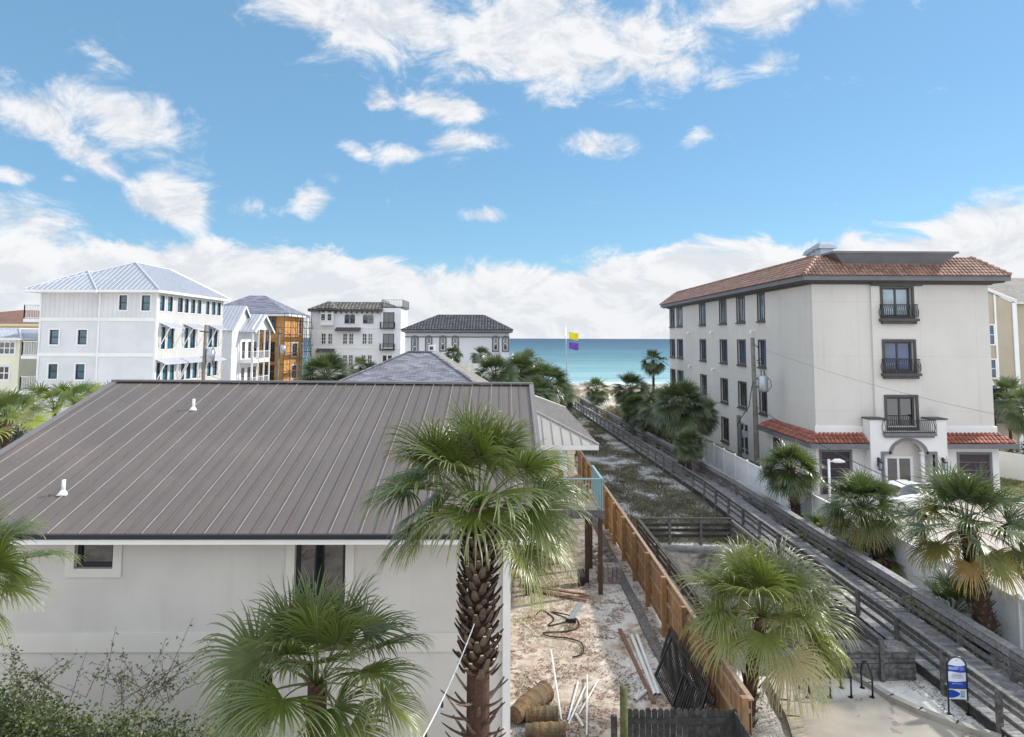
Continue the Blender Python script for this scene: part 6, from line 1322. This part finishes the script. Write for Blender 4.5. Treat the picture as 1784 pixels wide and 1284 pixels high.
# small palmettos along the vinyl fence
for (px, py, Y, s_, lab) in ((1407, 905, 33.5, .62, 'dark small palmetto against the vinyl fence, farthest of four'), (1441, 945, 30.5, .5, 'dark small palmetto left of the curved palm trunk'), (1487, 950, 29.8, .6, 'dark small palmetto tucked at the curved palm trunk'), (1600, 1040, 24.5, .62, 'dark small palmetto between the curved and the basket woven trunks')):
    p = D(px, py, Y); palm('palmetto', (15.6, Y, 0), (15.6, Y, .55), mJ, 'palm_mid', .12, .1, lab, 'palmetto', 'small palmettos at the foot of the vinyl fence', scale=s_, nboot=0, rz=px)
# ================================================================== shrubs
def leaf_cloud(mb, rg, pts, size, elong=1.7):
    for (p, nrmv) in pts:
        s = size*rg.uniform(.6, 1.3); d = Vector((rg.gauss(0, 1), rg.gauss(0, 1), rg.gauss(0, .6))).normalized(); u = d.cross(Vector((rg.gauss(0, 1), rg.gauss(0, 1), rg.gauss(0, 1)))).normalized()
        mb.c = rg.random(); mb.add([p, p+d*s*.5+u*s*.3, p+d*s, p+d*s*.5-u*s*.3], [(0, 1, 2, 3)])
def shrub(name, lab, cat, blobs, n, size, mat, seed, stems=True, group=None, sprigs=()):
    rg = random.Random(seed); b0 = blobs[0][0]; t = thing(name, (b0[0], b0[1], 0), lab, cat, group); mb = MB(); tot = sum(b[1][0]*b[1][1] for b in blobs); st = MB()
    for (c, r_) in blobs:
        m_ = int(n*r_[0]*r_[1]/tot); pts = []
        for k in range(m_//14):
            an = rg.uniform(0, 6.283); z = rg.uniform(-.5, 1); rr_ = math.sqrt(max(0, 1-z*z)); rad = rg.uniform(.5, 1.08)
            q = Vector((c[0]+r_[0]*rr_*math.cos(an)*rad, c[1]+r_[1]*rr_*math.sin(an)*rad, c[2]+r_[2]*z*rad)); cl = size*3.2
            for j in range(14): pts.append((q+Vector((rg.gauss(0, 1), rg.gauss(0, 1), rg.gauss(0, 1)))*cl*.5, None))
            if stems and k % 5 == 0: st.tube([Vector((c[0]+(q.x-c[0])*.3, c[1]+(q.y-c[1])*.3, 0)), Vector(((c[0]+q.x)/2, (c[1]+q.y)/2, q.z*.6)), q], [.014, .009, .004], 4, caps=False)
        leaf_cloud(mb, rg, pts, size)
    for (p, q, bend) in sprigs:
        p = Vector(p); q = Vector(q); pts = [p.lerp(q, k/12)+Vector((0, 0, bend*4*(k/12)*(1-k/12))) for k in range(13)]; st.tube(pts, [.008-.0045*k/12 for k in range(13)], 4, caps=False)
        for k in range(3, 13):
            for j in range(rg.choice((0, 1, 2, 3))):
                s = pts[k]+Vector((rg.gauss(0, .03), rg.gauss(0, .03), rg.gauss(0, .03))); leaf_cloud(mb, rg, [(s, None)], size*.8)
            if rg.random() < .3:
                e_ = pts[k]+Vector((rg.uniform(-.25, .25), rg.uniform(-.1, .1), rg.uniform(.0, .25))); st.tube([pts[k], e_], [.004, .002], 3, caps=False); leaf_cloud(mb, rg, [(pts[k].lerp(e_, rg.random()), None) for _ in range(5)], size*.7)
    mb.build('foliage', MT[mat], t)
    if st.v: st.build('stem', MT['twig'], t)
    return t
q = lambda x, y, Y=13.2: tuple(D(x, y, Y))
rg = random.Random(8)
sp1 = [(q(150, 1215), q(185, 1150), .05), (q(175, 1230), q(202, 1092), .0), (q(120, 1230), q(150, 1140), .05), (q(60, 1190), q(12, 1115), 0), (q(30, 1190), q(20, 1135), 0)]+[(q(rg.uniform(10, 150), 1215), q(rg.uniform(0, 130), rg.uniform(1145, 1190)), .05) for _ in range(10)]
sp2 = [(q(265, 1235), q(336, 1077), .0), (q(240, 1225), q(330, 1150), .1), (q(200, 1235), q(385, 1130), .15), (q(250, 1215), q(160, 1180), .1), (q(270, 1240), q(395, 1190), .2), (q(230, 1240), q(372, 1145), .12), (q(210, 1240), q(220, 1140), .0), (q(240, 1240), q(290, 1110), .0), (q(255, 1230), q(375, 1112), .05)]+[(q(rg.uniform(190, 300), 1225), q(rg.uniform(180, 380), rg.uniform(1140, 1200)), .08) for _ in range(12)]
shrub('shrub', 'dense mottled green shrub in the bottom left corner', 'shrub', [((-9.6, 13.2, 2.2), (1.6, 1.3, 1.35)), ((-8.3, 13.0, 2.0), (1.0, 1.2, 1.25)), ((-8.9, 12.2, 1.6), (1.5, 1., 1.2))], 42000, .075, 'bush', 4, sprigs=sp1)
shrub('shrub', 'straggly shrub with long arching bare sprigs against the stucco wall', 'shrub', [((-7.0, 13.1, 1.85), (1.1, 1.2, 1.25)), ((-6.0, 13.2, 1.7), (1.0, 1.2, 1.15)), ((-5.0, 13.4, 1.5), (.8, 1.0, 1.1)), ((-6.4, 12.2, 1.5), (1.2, 1., 1.1))], 40000, .07, 'bush', 5, sprigs=sp2)
shrub('bush', 'dark evergreen bush between the cream house and the big white house', 'bush', [((-40.5, 57, 2.2), (1.7, 1.5, 3.0)), ((-42.3, 58, 1.6), (1.8, 1.4, 2.2))], 6000, .2, 'bush_dark', 6)
shrub('bush', 'green bush at the left edge just above the brown roof rake', 'bush', [((-22.0, 30.5, 1.4), (2.4, 1.8, 1.6)), ((-24.5, 31.5, 1.6), (2.0, 1.6, 1.9))], 9000, .09, 'bush', 7)
shrub('bush', 'small bush of loose round leaves on the white sand by the roof edge', 'bush', [((-25.0, 38, .5), (1.2, .8, .8))], 900, .12, 'bush_dark', 9)
shrub('hedge', 'clipped dark hedge behind the vinyl fence at the right edge', 'hedge', [((40.0, 52, 1.0), (3.0, 1.4, 1.6)), ((44, 52, 1.0), (3, 1.4, 1.6))], 5000, .16, 'bush_dark', 10, stems=False)
for i, (x, y, r_, h_, lab) in enumerate(((14.6, 66, 1.3, 1.6, 'dark thicket bush at the boardwalk rail below the dark leaning palm'), (13.9, 74, 1.5, 1.7, 'rounded thicket bush at the boardwalk rail below the broad bluish palm'), (16.6, 70, 1.8, 2.3, 'tall thicket bush between the rail and the apartment wall'),
        (13.6, 84, 1.5, 1.5, 'thicket bush filling the gap below the dune palms'), (16.5, 88, 2.2, 1.9, 'broad thicket bush before the tall slender palm'), (19.0, 98, 3.0, 1.6, 'low thicket bush on the dune at the apartment building far corner'), (12.2, 101, 1.3, 1.0, 'small thicket bush at the far end of the boardwalk'), (6.5, 84, 2.0, 1.8, 'thicket bush left of the far boardwalk end'), (2.5, 78, 2.4, 2.2, 'thicket bush under the left palm clump'), (14.9, 60, 1.1, 1.3, 'thicket bush under the largest round palm'))):
    shrub('bush', lab, 'bush', [((x, y, h_*.45), (r_, r_, h_*.6)), ((x+.8*r_, y+1.2, h_*.35), (r_*.8, r_*.8, h_*.5))], 2600, .15, 'bush_dune', 40+i, stems=False, group='thicket bushes along the far boardwalk')
shrub('bush', 'small yellow green bush beside the boardwalk rail among the palms', 'bush', [((12.2+.9, 82, .7), (1.2, 1.6, 1.2))], 1600, .16, 'oats', 12, stems=False)
shrub('bush', 'yellow green bush in front of the apartment courtyard corner', 'bush', [((31.2, 40.2, .7), (1.0, 1., 1.0))], 1400, .13, 'oats', 13, stems=False)
# ================================================================== ground cover
def blades(mb, rg, cx, cy, rad, n, h, w_, z0=0., lean=.6, dens=None):
    for k in range(n):
        an = rg.uniform(0, 6.283); r_ = rad*math.sqrt(rg.random()); x, y = cx+r_*math.cos(an), cy+r_*math.sin(an); hh = h*rg.uniform(.4, 1.2); l1 = Vector((rg.gauss(0, lean), rg.gauss(0, lean), 1)).normalized(); l2 = (l1+Vector((rg.gauss(0, lean), rg.gauss(0, lean), -.1))).normalized()
        p = Vector((x, y, z0)); m_ = p+l1*hh*.55; e_ = m_+l2*hh*.5; s = l1.cross(Vector((rg.gauss(0, 1), rg.gauss(0, 1), .1))).normalized()*w_/2; mb.c = rg.random(); mb.add([p-s, p+s, m_+s*.8, m_-s*.8, e_], [(0, 1, 2, 3), (3, 2, 4)])
rg = random.Random(21); mb = MB()
from mathutils import noise as mn
cnt = 0
while cnt < 2300:
    y = 34.8+rg.random()**1.5*62; x = rg.uniform(5.8, (12.3 if y < 44 else 12.3-.0465*(y-44)))
    nv = mn.noise(Vector((x*.5, y*.22, 3.))) + .45*mn.noise(Vector((x*1.6, y*.9, 7.)))
    bias = .34*max(0, 1-(y-34.8)/11)-.10*max(0, (x-8)/4)
    if nv+bias < -.12+.22*rg.random(): continue
    blades(mb, rg, x, y, .62, 20, .34 if y < 46 else .3, .011+.00035*y, hgt(x, y)-.02, .8); cnt += 1
tag(mb.build('scrub_cover', MT['scrub']), None, None, kind='stuff')
mb = MB()
for k in range(330):
    y = rg.uniform(20, 66); x = rg.uniform(14.6, 16.2); blades(mb, rg, x, y, .35, 16, .42, .02, -.02, .8)
tag(mb.build('undergrowth', MT['bush_dark']), None, None, kind='stuff')
mb = MB()
for k in range(1700):
    y = rg.uniform(96, 150); x = rg.uniform(-30, 45); z = hgt(x, y)
    if mn.noise(Vector((x*.12, y*.1, 1.))) < -.05: continue
    blades(mb, rg, x, y, .8, 14, .75, .05, z-.05, .45)
tag(mb.build('sea_oats', MT['oats']), None, None, kind='stuff')
mb = MB()
for k in range(260):
    y = rg.uniform(17.5, 26); x = rg.uniform(.5, 2.6); 
    if mn.noise(Vector((x*.9, y*.9, 5.))) < .08: continue
    blades(mb, rg, x, y, .22, 14, .10, .012, 0, .7)
for k in range(700):
    y = rg.uniform(36, 57); x = rg.uniform(33.2, 40)
    if x > 33.5+(y-36)*.1+3+2: continue
    blades(mb, rg, x, y, .5, 10, .3, .03, .05, .7)
tag(mb.build('grass', MT['grass']), None, None, kind='stuff')
# leaf litter: needles and bits on yard and around the racks
mb = MB()
for k in range(14000):
    if rg.random() < .62: x, y = rg.uniform(.4, 5.5), rg.uniform(16.5, 32)
    else: x, y = rg.uniform(5.7, 13.5), rg.uniform(16.2, 22.5)
    nz = mn.noise(Vector((x*.8, y*.8, 9.)))
    if nz < rg.uniform(-.25, .35): continue
    if x > 8 and y < 21 and rg.random() < .97 and x < 11.6: continue
    an = rg.uniform(0, 3.14); l_ = rg.uniform(.012, .05); mb.c = rg.random(); mb.beam((x-math.cos(an)*l_, y-math.sin(an)*l_, hgt(x, y)+.02+(.06 if 7.8 < x < 12 and y < 21 else 0)), (x+math.cos(an)*l_, y+math.sin(an)*l_, hgt(x, y)+.03+(.06 if 7.8 < x < 12 and y < 21 else 0)), .010, .006)
tag(mb.build('leaf_litter', simple('litter', (.11, .07, .045), .95, .3, 5., tint=.3)), None, None, kind='stuff')
